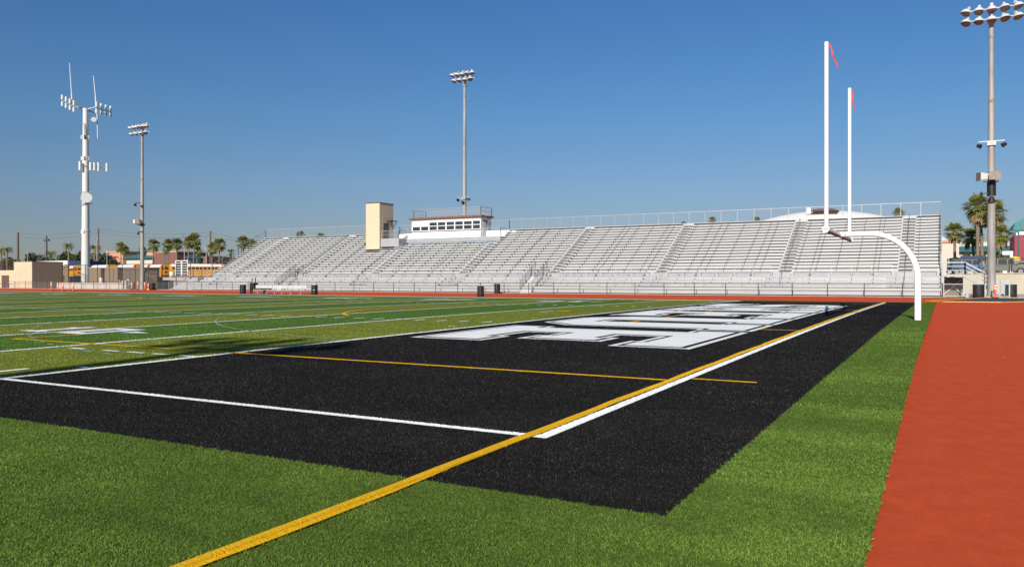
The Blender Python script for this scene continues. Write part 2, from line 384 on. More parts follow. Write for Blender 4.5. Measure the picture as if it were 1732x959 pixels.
for i, d in enumerate('1234543210'[:9]):
    xc = GOAL-9.144*(i+1)
    for side in (0, 1):
        def T(p, ox):
            if side == 0: return [(xc+ox+a, 6.15+b*1.05) for a, b in p]
            return [(xc-ox-a, 42.3-b*1.25-1.2) for a, b in p]
        for s in SEG[d]: num.append(T(s, -1.45))
        for s in SEG['0']: num.append(T(s, .4))
        if i != 4:
            sgn = (1 if i < 4 else -1)*(1 if side == 0 else -1)
            tri = [(2.0 if sgn > 0 else -1.9, .75), (2.0 if sgn > 0 else -1.9, 1.25), (2.9 if sgn > 0 else -2.8, 1.0)]
            num.append(T([(a, b) for a, b in tri], 0))
flat('yard_number', num, .02, M['white'])

# rubber mat with yellow edging across the track
mp = [(2.3, 55.2), (3.3, 53.6), (6.6, 53.9), (10.0, 58.5), (15, 66), (15, 68.9), (6.4, 68.9), (4.4, 62)]
g = MB(); g.prism(mp, 'z', -.006, .012)
mt = g.build('track_mat', M['mat']); tag(mt, 'black rubber mat with yellow edging laid across the red track by the stairs', 'mat')
g = MB()
for i in range(len(mp)):
    a, b = mp[i], mp[(i+1) % len(mp)]
    g.bar((a[0], a[1], .03), (b[0], b[1], .03), .22, .05)
g.build('edging', M['matedge'], mt)

# turf fibres close to the camera: real blades coloured by where they stand
def blades():
    rng = np.random.default_rng(3)
    fw = np.array([-math.sin(YAW), math.cos(YAW)]); rt = np.array([math.cos(YAW), math.sin(YAW)])
    px, py, ss = [], [], []
    for d0, d1, n, sc in ((3.6, 6, 330000, .85), (6, 9, 290000, 1.1), (9, 14, 210000, 1.55), (14, 21, 140000, 2.2), (21, 34, 70000, 3.0)):
        u = rng.random(n)**(1.9 if d0 > 20 else 1); d = np.sqrt(d0*d0+u*(d1*d1-d0*d0)); r = (rng.random(n)*2-1)*d*.69
        px.append(CX+d*fw[0]+r*rt[0]); py.append(CY+d*fw[1]+r*rt[1]); ss.append(np.full(n, sc))
    x = np.concatenate(px); y = np.concatenate(py); s = np.concatenate(ss)
    k = x < np.interp(y, [-10, -3, 8.6, 52], [3.2, 3.04, 2.95, 2.9])-.005+.02*np.sin(y*23)*np.sin(y*9)+.012*rng.random(len(x))
    for y0_, a_, x0_, x1_ in ((-2.35, .05, .9, 2.9), (-1.25, .04, 1.9, 2.95), (-.55, .03, 2.0, 2.9), (-3.1, .06, -1.0, 1.2), (.9, .04, 2.0, 2.95), (-2.8, .05, -4.5, -2.2)):   # rucks in the turf: ridge shade imitated by thinning fibres over the darker sheet
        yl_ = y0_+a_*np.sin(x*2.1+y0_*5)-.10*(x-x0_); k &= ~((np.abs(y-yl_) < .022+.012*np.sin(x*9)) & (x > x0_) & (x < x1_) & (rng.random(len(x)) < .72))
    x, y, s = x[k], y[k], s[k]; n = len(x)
    c = np.tile(np.array(C_GREEN), (n, 1))
    fld = (x < GOAL) & (y > 0)
    band = np.floor((GOAL-x)/S5).astype(int) % 2
    c[fld & (band == 0)] = C_LIGHT; c[fld & (band == 1)] = C_DARK
    blk = (x > GOAL) & (x < 1.83+.012*np.sin(y*40)) & (y > -1.83+.012*np.sin(x*37)); c[blk] = C_BLACK
    def R_(x0, x1, y0, y1): return (x > x0) & (x < x1) & (y > y0) & (y < y1)
    for q in wl+hm:
        xs = [p[0] for p in q]; ys = [p[1] for p in q]
        if min(ys) < 20 and max(xs) > -30: c[R_(min(xs), max(xs), min(ys), max(ys))] = C_WHITE
    def inside(poly):
        res = np.zeros(n, bool); j = len(poly)-1
        for i in range(len(poly)):
            xi, yi = poly[i]; xj, yj = poly[j]
            if yi != yj: res ^= ((yi > y) != (yj > y)) & (x < (xj-xi)*(y-yi)/(yj-yi)+xi)
            j = i
        return res
    for q in num[:24]: c[inside(q)] = C_WHITE
    for A, B, D in zip(wP, bP, fP):
        if min(p[1] for p in A) > 22: continue
        c[inside(A)] = C_WHITE; c[inside(B)] = C_BLACK; c[inside(D)] = C_WHITE
    c[inside(yl[0])] = C_YEL
    for q in yl[1:9]:
        xs = [p[0] for p in q]; ys = [p[1] for p in q]; c[R_(min(xs), max(xs), min(ys), max(ys))] = C_YEL
    lum = c.sum(1)
    j = rng.normal(1, .36, n).clip(.35, 2.2)[:, None]
    isb = (lum < .06)
    def vn(cell, seed):
        g_ = np.random.default_rng(seed).random((90, 90)); fx = (x+40)/cell; fy = (y+20)/cell*1.7; ix = np.floor(fx).astype(int); iy = np.floor(fy).astype(int)
        tx_ = fx-ix; ty_ = fy-iy; tx_ = tx_*tx_*(3-2*tx_); ty_ = ty_*ty_*(3-2*ty_); G_ = lambda a, b: g_[a % 90, b % 90]
        return (G_(ix, iy)*(1-tx_)+G_(ix+1, iy)*tx_)*(1-ty_)+(G_(ix, iy+1)*(1-tx_)+G_(ix+1, iy+1)*tx_)*ty_
    pat = .3*vn(1.7, 4)+.35*vn(.7, 1)+.2*vn(.28, 2)+.15*vn(.12, 3)
    j = j*(.45+1.12*pat)[:, None]
    jb = np.where(rng.random(n) < .12, rng.uniform(2.5, 6.5, n), rng.uniform(.5, 1.5, n))[:, None]  # some black fibres brightened in colour as painted sheen
    jw = rng.uniform(.8, 1.1, n)[:, None]
    c = np.where(isb[:, None], c*jb*(.5+1.0*pat)[:, None], np.where((lum > 1)[:, None], c*jw, c*j)); c = c.clip(0, .85)
    hgt = rng.uniform(.007, .017, n)*(.7+.6*pat)*np.sqrt(s)*np.where(lum > 1, .62, 1); wid = rng.uniform(.0015, .0033, n)*s
    th = rng.random(n)*2*np.pi; lean = rng.uniform(.2, 1.3, n)*hgt; la = rng.random(n)*2*np.pi
    z0 = .10*np.clip(1-((y-24.4)/27)**2, 0, None)+np.where(lum > 1, .008, .002)
    V = np.empty((n, 3, 3))
    V[:, 0] = np.stack([x-np.cos(th)*wid, y-np.sin(th)*wid, z0], 1); V[:, 1] = np.stack([x+np.cos(th)*wid, y+np.sin(th)*wid, z0], 1)
    V[:, 2] = np.stack([x+np.cos(la)*lean, y+np.sin(la)*lean, z0+hgt], 1)
    me = bpy.data.meshes.new('turf_fibres'); me.vertices.add(n*3); me.vertices.foreach_set('co', V.ravel())
    me.loops.add(n*3); me.loops.foreach_set('vertex_index', np.arange(n*3)); me.polygons.add(n)
    me.polygons.foreach_set('loop_start', np.arange(n)*3); me.update(calc_edges=True)
    a = me.color_attributes.new('fibre', 'FLOAT_COLOR', 'POINT')
    cc = np.ones((n, 3, 4)); cc[:, :, :3] = c[:, None, :]; a.data.foreach_set('color', cc.ravel())
    m = bpy.data.materials.new('fibre'); m.use_nodes = True; nt = m.node_tree; b = nt.nodes['Principled BSDF']
    at_ = nt.nodes.new('ShaderNodeAttribute'); at_.attribute_name = 'fibre'; nt.links.new(at_.outputs['Color'], b.inputs['Base Color'])
    b.inputs['Roughness'].default_value = .6; b.inputs['Specular IOR Level'].default_value = .15
    me.materials.append(m); o = bpy.data.objects.new('turf_fibres', me); COL.objects.link(o)
    tag(o, 'short synthetic turf fibres standing up across the near field', 'turf fibres', kind='stuff')
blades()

# ------------------------------------------------------------------ grandstand
BX0, BX1 = -91.2, 3.05
Y0, TR, NR, Z0, RS = 73.8, .62, 17, 2.3, .3325
AIS = [.19, -10.4, -22.95, -35.5, -47.75, -61.2, -73.5, -86.9]; AW = .62
st = thing('grandstand', 'long silver aluminium grandstand with many bench rows beyond the track', 'grandstand', ((BX0+BX1)/2, 76, 0))
def B(mb, name, m, parent=st, smooth=False): return mb.build(name, m, parent, world=True, smooth=smooth)
low = [(70.3, .78), (71.3, 1.12), (71.95, 1.46), (72.6, 1.83)]           # deck levels below the cross aisle
g = MB(); g.box(BX0-1, BX1, 70.3, 70.36, .12, .78)
for z in (.33, .55): g.box(BX0-1, BX1, 70.285, 70.3, z, z+.02)
B(g, 'front_skirt', M['alu2'])
prof = []
for i, (y, z) in enumerate(low): prof += [(y, z)]
g = MB(); lv = low+[(Y0, Z0)]
for i in range(len(low)):
    y, z = lv[i]; y2, z2 = lv[i+1]
    g.box(BX0-1+i*.4, BX1, y, y2+.02, z-.05, z)
    g.box(BX0-1+i*.4, BX1, y2, y2+.03, z+.012, z2-.052)
B(g, 'lower_deck', M['alu3'])
def cut(i):
    """x intervals without seating on row i: press box deck and lift tower"""
    y = Y0+TR*i; c = []
    if y+TR > 81.6: c.append((-64.6, -47.0))
    if y+TR > 80.05: c.append((-67.45, -61.6))
    return c
def spans(i, ais=True):
    x = [(BX0+max(0, 0)*1.0, BX1)]
    cuts = cut(i)+([(a-AW, a+AW) for a in AIS] if ais else [])
    for a, b in cuts:
        nx = []
        for p, q in x:
            if b <= p or a >= q: nx.append((p, q)); continue
            if a > p: nx.append((p, a))
            if b < q: nx.append((b, q))
        x = nx
    return [s for s in x if s[1]-s[0] > .3]
g = MB(); r_ = MB(); hs = {a: MB() for a in AIS}; br = MB()
for i in range(NR):
    y, z = Y0+TR*i, Z0+RS*i
    for a, b in spans(i, False):
        g.box(a, b, y, y+TR-.001, z-.05, z)
        r_.box(a, b, y+TR, y+TR+.02, z+.002, z+(RS-.052 if i < NR-1 else .46))
    for a in AIS:
        if any(p < a < q for p, q in cut(i)): continue
        hs[a].box(a-AW+.04, a+AW-.04, y+TR*.38, y+TR-.01, z+RS*.5-.04, z+RS*.5); hs[a].box(a-AW+.04, a+AW-.04, y-.07, y-.003, z-.046, z+.004)
B(g, 'footboards', M['alu3']); B(r_, 'riser_boards', M['alu2'])
for a in AIS: B(hs[a], 'aisle_steps', M['alu3'])
benches = []
for i in range(NR):
    y, z = Y0+TR*i, Z0+RS*i
    for a, b in spans(i): benches.append((math.hypot((a+b)/2-CX, y-CY), a+.03, b-.03, y, z))
benches.sort(); rest = MB()
for k, (d, a, b, y, z) in enumerate(benches):
    g = MB() if k < 98 else rest
    g.box(a, b, y+.30, y+.57, z+.385, z+.43)
    x = a+.35
    gb = br
    while x < b:
        gb.box(x-.025, x+.025, y+.33, y+.50, z+.16, z+.383); x += 1.83
    if k < 98: B(g, 'bench', M['alu'])
o = B(rest, 'bench', M['alu']); tag(o, kind='stuff')
for x in np.arange(BX0+1, BX1, 1.83):
    for (y, z) in low[1:]:
        br.box(x-.03, x+.03, y+.25, y+.31, z+.002, z+.2)
o = B(br, 'bench_brackets', M['galvd']); tag(o, kind='stuff')
for (y, z), off in zip(low[:3], (.55, .30, .3)):       # short low benches in front
    g = MB()
    for a, b in zip([BX0]+[a+1.2 for a in AIS[::-1]], [a-1.2 for a in AIS[::-1]]+[BX1]):
        if b-a > 1.5: g.box(a+.2, b-.2, y+off, y+off+.24, z+.012, z+.235)
    B(g, 'low_bench', M['alu2'])
# stringers and legs under the stand
for x in list(np.arange(BX0+.05, BX1, 5.54))+[BX1-.05]:
    g = MB()
    g.bar((x, 70.5, .55), (x, Y0, Z0-.25), .1, .18); g.bar((x, Y0, Z0-.2), (x, Y0+TR*NR, Z0+RS*NR-.2), .1, .2)
    for y in (73.8, 77.5, 81, 84.2):
        zt = Z0+RS*(y-Y0)/TR-.25; g.box(x-.06, x+.06, y-.06, y+.06, -.05, zt)
    g.bar((x, 77.5, .3), (x, 84.2, 7.2), .07)
    B(g, 'support_frame', M['galv'])
g = MB(); g.prism([(70.3, .1), (84.4, .1), (84.4, 8.0), (Y0, 2.45), (72.6, 1.9), (70.3, .9)], 'x', BX1+.005, BX1+.03)
B(g, 'end_panel', M['alu2'])
def rail(mb, pts, h=1.07, post=.05, mids=1, sp=1.83, top=.05, mesh=None):
    """posts, top and mid rails along a polyline"""
    for p, q in zip(pts[:-1], pts[1:]):
        p = Vector(p); q = Vector(q); L = (q-p).length; n = max(1, round(L/sp)); up = Vector((0, 0, 1))
        for i in range(n+1):
            c = p+(q-p)*i/n; mb.box(c.x-post/2, c.x+post/2, c.y-post/2, c.y+post/2, c.z, c.z+h-top/2)
        mb.bar(p+up*h, q+up*h, top)
        for k in range(mids):
            hh = h*(k+1)/(mids+1)+.0; mb.bar(p+up*hh, q+up*hh, top*.6)
        if mesh is not None: mesh.add([p+up*.05, q+up*.05, q+up*(h-.04), p+up*(h-.04)], [(0, 1, 2, 3)])
g = MB(); ms = MB(); yb = 84.38; zb = 8.12
def railseg(x0, x1): rail(g, [(x0, yb, zb-.05), (x1, yb, zb-.05)], 1.32, .06, 0, 1.86, .06, ms)
railseg(BX0, -67.6); railseg(-47.0, BX1)
rail(g, [(-64.9, yb, 7.9), (-62.0, yb, 7.9)], 1.3, .06, 1, 1.4, .05, ms); rail(g, [(-50.4, yb, 7.9), (-47.0, yb, 7.9)], 1.45, .06, 1, 1.8, .05, ms)
for x in np.arange(BX0, BX1, 1.86): g.box(x-.04, x+.04, yb-.05, yb+.03, 7.0, zb)
rail(g, [(BX0, 84.38, zb-.05), (BX0, 79.5, 5.5)], 1.2, .06, 0, 1.6, .06, ms); rail(g, [(BX0, 79.5, 5.5), (BX0, 73.9, 2.6)], 1.1, .06, 0, 2, .06, ms)
rail(g, [(BX1, 84.38, zb-.05), (BX1, 73.9, 2.5)], 1.35, .06, 0, 1.6, .07, ms)
B(g, 'back_railing', M['galv']); B(ms, 'back_mesh', M['mesh'])
g = MB(); ms = MB(); ed = [BX1-.2]
for a in AIS: ed += [a+1.0, a-1.0]
ed += [BX0+.5]
for a, b in zip(ed[0::2], ed[1::2]): 
    if a-b > 1: rail(g, [(a, 72.62, 1.83), (b, 72.62, 1.83)], 1.0, .035, 1, 1.85, .035, ms)
B(g, 'cross_aisle_railing', M['alu']); B(ms, 'cross_aisle_mesh', M['mesh'])
g = MB(); ms = MB()
stairs_x = [-36.9, -73.8]
xs = [BX1-.1, stairs_x[0]+.85, stairs_x[0]-.85, stairs_x[1]+.85, stairs_x[1]-.85, BX0-.9]
for a, b in zip(xs[0::2], xs[1::2]): rail(g, [(a, 70.4, .78), (b, 70.4, .78)], 1.0, .03, 1, 1.85, .03, ms)
B(g, 'front_railing', M['alu3']); B(ms, 'front_mesh', M['mesh'])
for a in AIS:                                                           # centre handrails on the aisles
    g = MB(); i0, i1 = 0, NR-1
    while any(p < a < q for p, q in cut(i1)): i1 -= 1
    i = 0
    while i < i1:
        j = min(i+3, i1); pa = Vector((a, Y0+TR*i+.2, Z0+RS*i)); pb = Vector((a, Y0+TR*j+.2, Z0+RS*j))
        g.tube([pa, pa+Vector((0, 0, .85)), pb+Vector((0, 0, .85)), pb], .022, 6); i = j+1
    g.tube([(a, 71.2, .8), (a, 71.2, 1.6), (a, 72.4, 2.3), (a, 72.4, 1.5)], .022, 6)
    B(g, 'aisle_handrail', M['galvd'] if a > -12 else M['galv'])
for sx in stairs_x:                                                     # entry stairs from the track up to the cross aisle
    g = MB()
    for k in range(10): g.box(sx-.7, sx+.7, 69.75+k*.29, 69.75+(k+1)*.29, .02 if k < 2 else .18*k-.1, .18*(k+1))
    B(g, 'entry_stairs', M['alu'])
    for s in (-.74, .74):
        g = MB(); ms = MB()
        rail(g, [(sx+s, 69.8, .1), (sx+s, 72.6, 1.85)], 1.15, .05, 2, 1.4, .05, ms); rail(g, [(sx+s, 72.6, 1.85), (sx+s, 73.7, 2.3)], 1.15, .05, 2, 1.4, .05, ms)
        B(g, 'entry_handrail', M['galv']); B(ms, 'entry_mesh', M['meshd'])
# ramp at the left end
g = MB(); g.prism([(-97.5, .0), (BX0, 0), (BX0, 1.78), (-92.2, 1.78), (-97.5, .05)], 'y', 71.4, 72.9); B(g, 'ramp', M['alu3'])
g = MB(); ms = MB()
for y in (71.4, 72.9): rail(g, [(-97.5, y, .05), (-92.2, y, 1.78), (BX0, y, 1.8)], 1.05, .05, 2, 1.6, .05, ms)
B(g, 'ramp_railing', M['galv'])
# raised decks in front of tower and press box
ZD = 7.1
g = MB(); g.box(-62.05, -47.0, 82.0, 84.36, ZD-.08, ZD); g.box(-65.0, -61.95, 80.25, 84.36, ZD-.086, ZD-.004)
g.box(-65.0, -61.9, 80.2, 80.24, 6.0, ZD+.02); g.box(-61.94, -61.9, 80.25, 82.0, 6.2, ZD+.01)
g.box(-61.88, -47.0, 81.95, 81.99, 6.55, ZD+.01); g.box(-47.0, -46.96, 82.0, 84.3, 6.6, ZD+.01)
B(g, 'upper_deck', M['alu3'])
g = MB(); g.box(-65.0, -61.75, 84.28, 84.32, ZD, 7.95); g.box(-50.45, -46.0, 84.28, 84.32, ZD, 8.0); B(g, 'back_panel', M['siding'])
g = MB(); ms = MB()
rail(g, [(-64.95, 80.3, ZD), (-61.95, 80.3, ZD), (-61.95, 81.9, ZD)], 1.1, .05, 1, 1.5, .05, ms)
B(g, 'deck_railing', M['galv']); B(ms, 'deck_mesh', M['mesh'])
g = MB(); ms = MB()
rail(g, [(-50.4, 82.05, ZD), (-47.0, 82.05, ZD), (-47.0, 83.6, ZD)], 1.1, .05, 1, 1.2, .05, ms)
B(g, 'deck_railing', M['galv']); B(ms, 'deck_mesh', M['mesh'])

# lift tower
tw = thing('lift_tower', 'plain cream stucco tower rising out of the grandstand left of the press box', 'tower', (-66.24, 81.6, 0))
g = MB(); g.box(-67.43, -65.05, 80.0, 83.1, -.05, 12.05); B(g, 'wall', M['stucco'], tw)
g = MB(); g.box(-67.49, -64.99, 79.94, 83.16, 12.052, 12.15); B(g, 'roof_cap', M['cap'], tw)
g = MB(); g.box(-65.048, -65.0, 80.95, 81.85, ZD+.01, ZD+2.15); d = B(g, 'door', M['door'], tw)
g = MB(); g.box(-64.998, -64.97, 81.05, 81.2, ZD+.95, ZD+1.05); B(g, 'handle', M['chrome'], d)
g = MB(); g.box(-65.047, -65.01, 80.86, 80.94, ZD, ZD+2.24); g.box(-65.047, -65.01, 81.86, 81.94, ZD, ZD+2.24); g.box(-65.047, -65.01, 80.94, 81.86, ZD+2.152, ZD+2.24); B(g, 'door_frame', M['cap'], d)
g = MB(); g.box(-65.045, -64.2, 81.3, 83.0, ZD+2.55, ZD+2.62)
for y in (81.9, 82.9): g.bar((-65.02, y, ZD+1.5), (-64.3, y, ZD+2.54), .07)
B(g, 'canopy', M['cap'], tw)
g = MB(); g.box(-67.6, -67.44, 79.85, 80.0, 6.3, 6.6); B(g, 'loudspeaker', M['blackmetal'], tw)

# press box
pbx0, pbx1, pby0, pby1 = -61.7, -50.5, 82.9, 85.6
pb = thing('press_box', 'white press box with a band of windows and a brown roof edge atop the grandstand', 'press box', (-56, 84.2, ZD))
g = MB(); g.box(pbx0, pbx1, pby0+.05, pby1, ZD+.02, 8.15); g.box(pbx0, pbx1, pby0+.05, pby1, 9.4, 9.78)
g.box(pbx0, pbx1, pby1-.1, pby1-.003, 8.15, 9.4); g.box(pbx0, pbx0+.1, pby0+.053, pby1-.1, 8.15, 9.4)
g.box(pbx1-.1, pbx1, pby0+.05, pby0+.35, 8.15, 9.4); g.box(pbx1-.1, pbx1, pby0+1.6, pby1-.1, 8.15, 9.4)
for k in range(45): g.box(pbx0+.02+k*.25, pbx0+.04+k*.25, pby0+.035, pby0+.05, ZD+.03, 8.14)
B(g, 'wall', M['siding'], pb)
g = MB(); g.box(pbx0-.3, pbx1+.3, pby0-.35, pby1+.2, 9.782, 10.0); B(g, 'roof', M['brownfascia'], pb)
nw = 8; ww = (pbx1-pbx0)/nw
for k in range(nw):
    a = pbx0+k*ww; g = MB()
    g.box(a+.0, a+.16, pby0-.0, pby0+.1, 8.16, 9.39); g.box(a+.16, a+ww, pby0-.0, pby0+.1, 8.16, 8.24); g.box(a+.16, a+ww, pby0, pby0+.1, 9.3, 9.39)
    g.box(a+.16, a+ww, pby0, pby0+.1, 8.76, 8.84)
    if k == nw-1: g.box(a+ww-.12, a+ww-.001, pby0-.01, pby0+.1, 8.16, 9.39)
    wdw = B(g, 'window', M['whitepaint'], pb)
    g = MB(); g.box(a+.16, a+ww-.001, pby0+.04, pby0+.06, 8.24, 8.76)
    if k > 1: g.box(a+.16, a+ww-.001, pby0+.04, pby0+.06, 8.84, 9.3)
    B(g, 'pane', M['glass'], wdw)
    if k < 2:
        g = MB(); g.box(a+.05, a+ww-.003, pby0-.05, pby0-.004, 8.86, 9.44); B(g, 'roller_shutter', M['blind'], wdw)
g = MB(); g.box(pbx0, pbx1, pby0-.07, pby0-.02, 8.06, 8.12); B(g, 'sill', M['brownfascia'], pb)
g = MB(); g.box(pbx1+.002, pbx1+.04, pby0+.45, pby0+1.35, ZD+.03, ZD+2.15); B(g, 'door', M['blind'], pb)
g = MB(); g.box(pbx0+.2, pbx0+1.2, pby0-.03, pby0-.002, 9.45, 9.6); g.box(pbx0+2.9, pbx1-2.7, pby0-.03, pby0-.002, 9.45, 9.62); g.box(pbx1-2.6, pbx1-.1, pby0-.03, pby0-.002, 9.45, 9.6); B(g, 'shutter_box', M['blind'], pb)
g = MB(); g.box(pbx1+.31, pbx1+.4, pby0+.8, pby0+1.0, 9.85, 9.97); B(g, 'alarm_lamp', M['red'], pb)
g = MB(); ms = MB(); rail(g, [(pbx0+.5, pby0-.2, 10.0), (pbx1+.1, pby0-.2, 10.0), (pbx1+.1, pby1, 10.0), (pbx0+.5, pby1, 10.0), (pbx0+.5, pby0-.2, 10.0)], 1.1, .055, 1, 1.75, .05, ms)
B(g, 'roof_railing', M['galv'], pb); B(ms, 'roof_mesh', M['mesh'], pb)

# platform and stairs at the right end of the stand
sp = thing('access_stair', 'grey steel landing and stairs beside the right end of the grandstand', 'stairs', (5.5, 72.5, 0))
g = MB(); g.box(3.15, 4.9, 71.6, 73.9, 1.75, 1.95); B(g, 'landing', M['galv'], sp)
g = MB()
for k in range(9): g.box(4.92+k*.33, 4.92+(k+1)*.33+.03, 72.0, 73.5, 1.75-.2*k-.05, 1.75-.2*k)
g.bar((4.9, 71.97, 1.8), (7.9, 71.97, .0), .05, .25); g.bar((4.9, 73.53, 1.8), (7.9, 73.53, .0), .05, .25)
B(g, 'stair_flight', M['galv'], sp)
g = MB()
for y in (71.65, 73.6): rail(g, [(3.2, y, 1.95), (4.9, y, 1.95), (7.9, y, .1)], 1.05, .09, 2, 1.7, .08)
B(g, 'handrail', M['galv'], sp)
g = MB()
for x in (3.25, 4.8):
    for y in (71.7, 73.8): g.box(x-.06, x+.06, y-.06, y+.06, -.05, 1.75)
g.bar((3.25, 73.8, .1), (4.8, 73.8, 1.7), .1); g.bar((4.8, 73.78, .1), (3.25, 73.78, 1.7), .1)
B(g, 'support_frame', M['galv'], sp)
g = MB(); g.box(3.3, 4.75, 73.9, 74.0, -.05, 1.7); B(g, 'shade_panel', M['cmud'], sp)

# silver gate frames right of the stand
gt = thing('pipe_gate', 'low silver pipe gate in front of the steel stairs', 'gate', (4.5, 69.5, 0))
for a, b in ((3.25, 4.95), (5.05, 6.3), (6.95, 8.0)):
    g = MB(); ms = MB()
    for x in (a, b): g.box(x-.05, x+.05, 69.45, 69.55, 0, 1.15)
    g.bar((a, 69.5, 1.12), (b, 69.5, 1.12), .06); g.bar((a, 69.5, .12), (b, 69.5, .12), .06)
    ms.add([(a, 69.5, .1), (b, 69.5, .1), (b, 69.5, 1.1), (a, 69.5, 1.1)], [(0, 1, 2, 3)])
    gf = B(g, 'gate_frame', M['galv'], gt); B(ms, 'mesh_panel', M['mesh'], gf)

# ------------------------------------------------------------------ fences
def fence(name, label, pts, h, sp, post, pm, mm, cat='fence', z=0.0, rails=1):
    root = thing(name, label, cat, pts[0]+(z,))
    n = 0; L = 0
    allp = []
    for p, q in zip(pts[:-1], pts[1:]):
        p = Vector(p+(z,)); q = Vector(q+(z,)); k = max(1, round((q-p).length/sp))
        allp += [p+(q-p)*i/k for i in range(k)]
    allp.append(Vector(pts[-1]+(z,)))
    for c in allp:
        g = MB(); g.tube([c, c+Vector((0, 0, h))], post/2, 8); B(g, 'post', pm, root)
    g = MB(); ms = MB()
    for p, q in zip(pts[:-1], pts[1:]):
        g.tube([p+(z+h-.04,), q+(z+h-.04,)], post*.4, 6)
        if rails > 1: g.tube([p+(z+.1,), q+(z+.1,)], post*.3, 6)
        ms.add([p+(z+.05,), q+(z+.05,), q+(z+h-.05,), p+(z+h-.05,)], [(0, 1, 2, 3)])
    B(g, 'rail', pm, root); B(ms, 'mesh', mm, root)
    return root
fence('track_fence', 'waist high black chain link fence along the far side of the red track', [(-142.0, 69.0), (3.2, 69.0)], 1.2, 3.05, .075, M['fencepost'], M['mesh'], rails=2)
fence('tall_fence', 'tall dark chain link fence around the utility yard left of the stand', [(-132.0, 74.5), (-96.6, 74.5), (-93.5, 84)], 3.95, 3.3, .1, M['fencepost'], M['meshd'])

# ------------------------------------------------------------------ goal post
gp = thing('goal_post', 'tall white gooseneck football goal post standing in the green strip behind the end zone', 'goal post', (2.56, 24.38, .1))
g = MB(); pts = [(2.56, 24.38, .1), (2.56, 24.38, 1.55)]
zc = 3.16
for t in range(1, 15):
    a = R(90*t/14); pts.append((2.56-1.55*(1-math.cos(a)), 24.38, 1.55+(zc-1.55)*math.sin(a)))
pts.append((.0, 24.38, zc)); g.tube(pts, [.108]*3+[.106-.001*i for i in range(len(pts)-3)], 20)
B(g, 'gooseneck', M['whitepaint'], gp, True)
g = MB(); g.tube([(0, 20.83-.12, zc), (0, 27.94+.12, zc)], .082, 18)
cb = B(g, 'crossbar', M['whitepaint'], gp, True)
g = MB(); g.box(-.055, .055, 20.95, 24.1, zc-.092, zc-.07); g.box(-.055, .055, 24.66, 27.9, zc-.092, zc-.07); B(g, 'rusty_underside', M['brownunder'], cb)
g = MB(); g.tube([(0, 20.62, zc), (0, 20.715, zc)], .112, 20); g.tube([(0, 28.05, zc), (0, 28.1, zc)], .11, 20); B(g, 'end_plate', M['whitepaint'], cb, True)
g = MB()
for dx in (-.045, .045): g.tube([(dx, 20.60, zc), (dx, 20.62, zc)], .022, 8)
B(g, 'bolts', M['darkred'], cb)
g = MB()
for dx in (.06, .22): g.tube([(dx, 24.262, zc), (dx, 24.275, zc)], .02, 8)
B(g, 'bolts', M['blackmetal'], gp)
for y, sgn in ((20.83, 1), (27.94, 1)):
    g = MB(); g.tube([(0, y, zc), (0, y, 9.27)], .066, 16); up = B(g, 'upright', M['whitepaint'], gp, True)
    g = MB(); q = []
    n = 9; L = .82; ln = .26 if y < 25 else .07
    for i in range(n+1):
        t = i/n; q.append((.08+ln*t+.015*math.sin(t*9), y+.05*t+.02*math.sin(t*7), 9.22-L*t))
    vs = []; fs = []
    for i, p in enumerate(q):
        wv = .028+.008*math.sin(i*2.1); vs += [(p[0]-wv, p[1], p[2]), (p[0]+wv, p[1]+.03*math.sin(i), p[2]), (p[0]+wv, p[1]+.012+.03*math.sin(i), p[2]), (p[0]-wv, p[1]+.012, p[2])]
    for i in range(n):
        o_ = i*4
        for a, b in ((0, 1), (1, 2), (2, 3), (3, 0)): fs.append((o_+a, o_+b, o_+b+4, o_+a+4))
    fs += [(0, 1, 2, 3), (n*4, n*4+1, n*4+2, n*4+3)]
    g.add(vs, fs); B(g, 'wind_ribbon', M['red'], up)

# ------------------------------------------------------------------ floodlight masts
def floodlight(parent, c, tilt, yaw_, s=1.0):
    """round reflector facing down the field (towards -y), centre c in world coordinates"""
    m = Matrix.Translation(Vector(c)) @ Matrix.Rotation(yaw_, 4, 'Z') @ Matrix.Rotation(tilt, 4, 'X') @ Matrix.Scale(s, 4)
    g = MB()
    prof = [(0, .30), (.12, .30), (.2, .24), (.34, .10), (.40, -.02), (.405, -.10), (.37, -.10)]
    n = 14; vs = []; fs = []
    for r, h in prof: vs += [(r*math.cos(2*math.pi*j/n), h, r*math.sin(2*math.pi*j/n)) for j in range(n)]
    for i in range(len(prof)-1):
        for j in range(n): fs.append((i*n+j, i*n+(j+1) % n, (i+1)*n+(j+1) % n, (i+1)*n+j))
    g.add(vs, fs)
    g.box(-.09, .09, .24, .62, -.09, .09)
    g.xform(m); lamp = B(g, 'lamp_head', M['lampshell'], parent, True)
    g = MB(); g.add([(.375*math.cos(2*math.pi*j/n), -.06, .375*math.sin(2*math.pi*j/n)) for j in range(n)]+[(0, -.03, 0)], [(j, (j+1) % n, n) for j in range(n)])
    g.xform(m); B(g, 'lens', M['lampglass'], lamp)
    g = MB(); n2 = 10; vs = []                                       # visor over the upper half
    for j in range(n2+1):
        a = math.pi*j/n2; vs += [(.41*math.cos(a), -.08, .41*math.sin(a)), (.41*math.cos(a), -.08-.22*math.sin(a)-.02, .41*math.sin(a))]
    g.add(vs, [(2*j, 2*j+2, 2*j+3, 2*j+1) for j in range(n2)]); g.xform(m); B(g, 'visor', M['lampshell'], lamp)
    return lamp
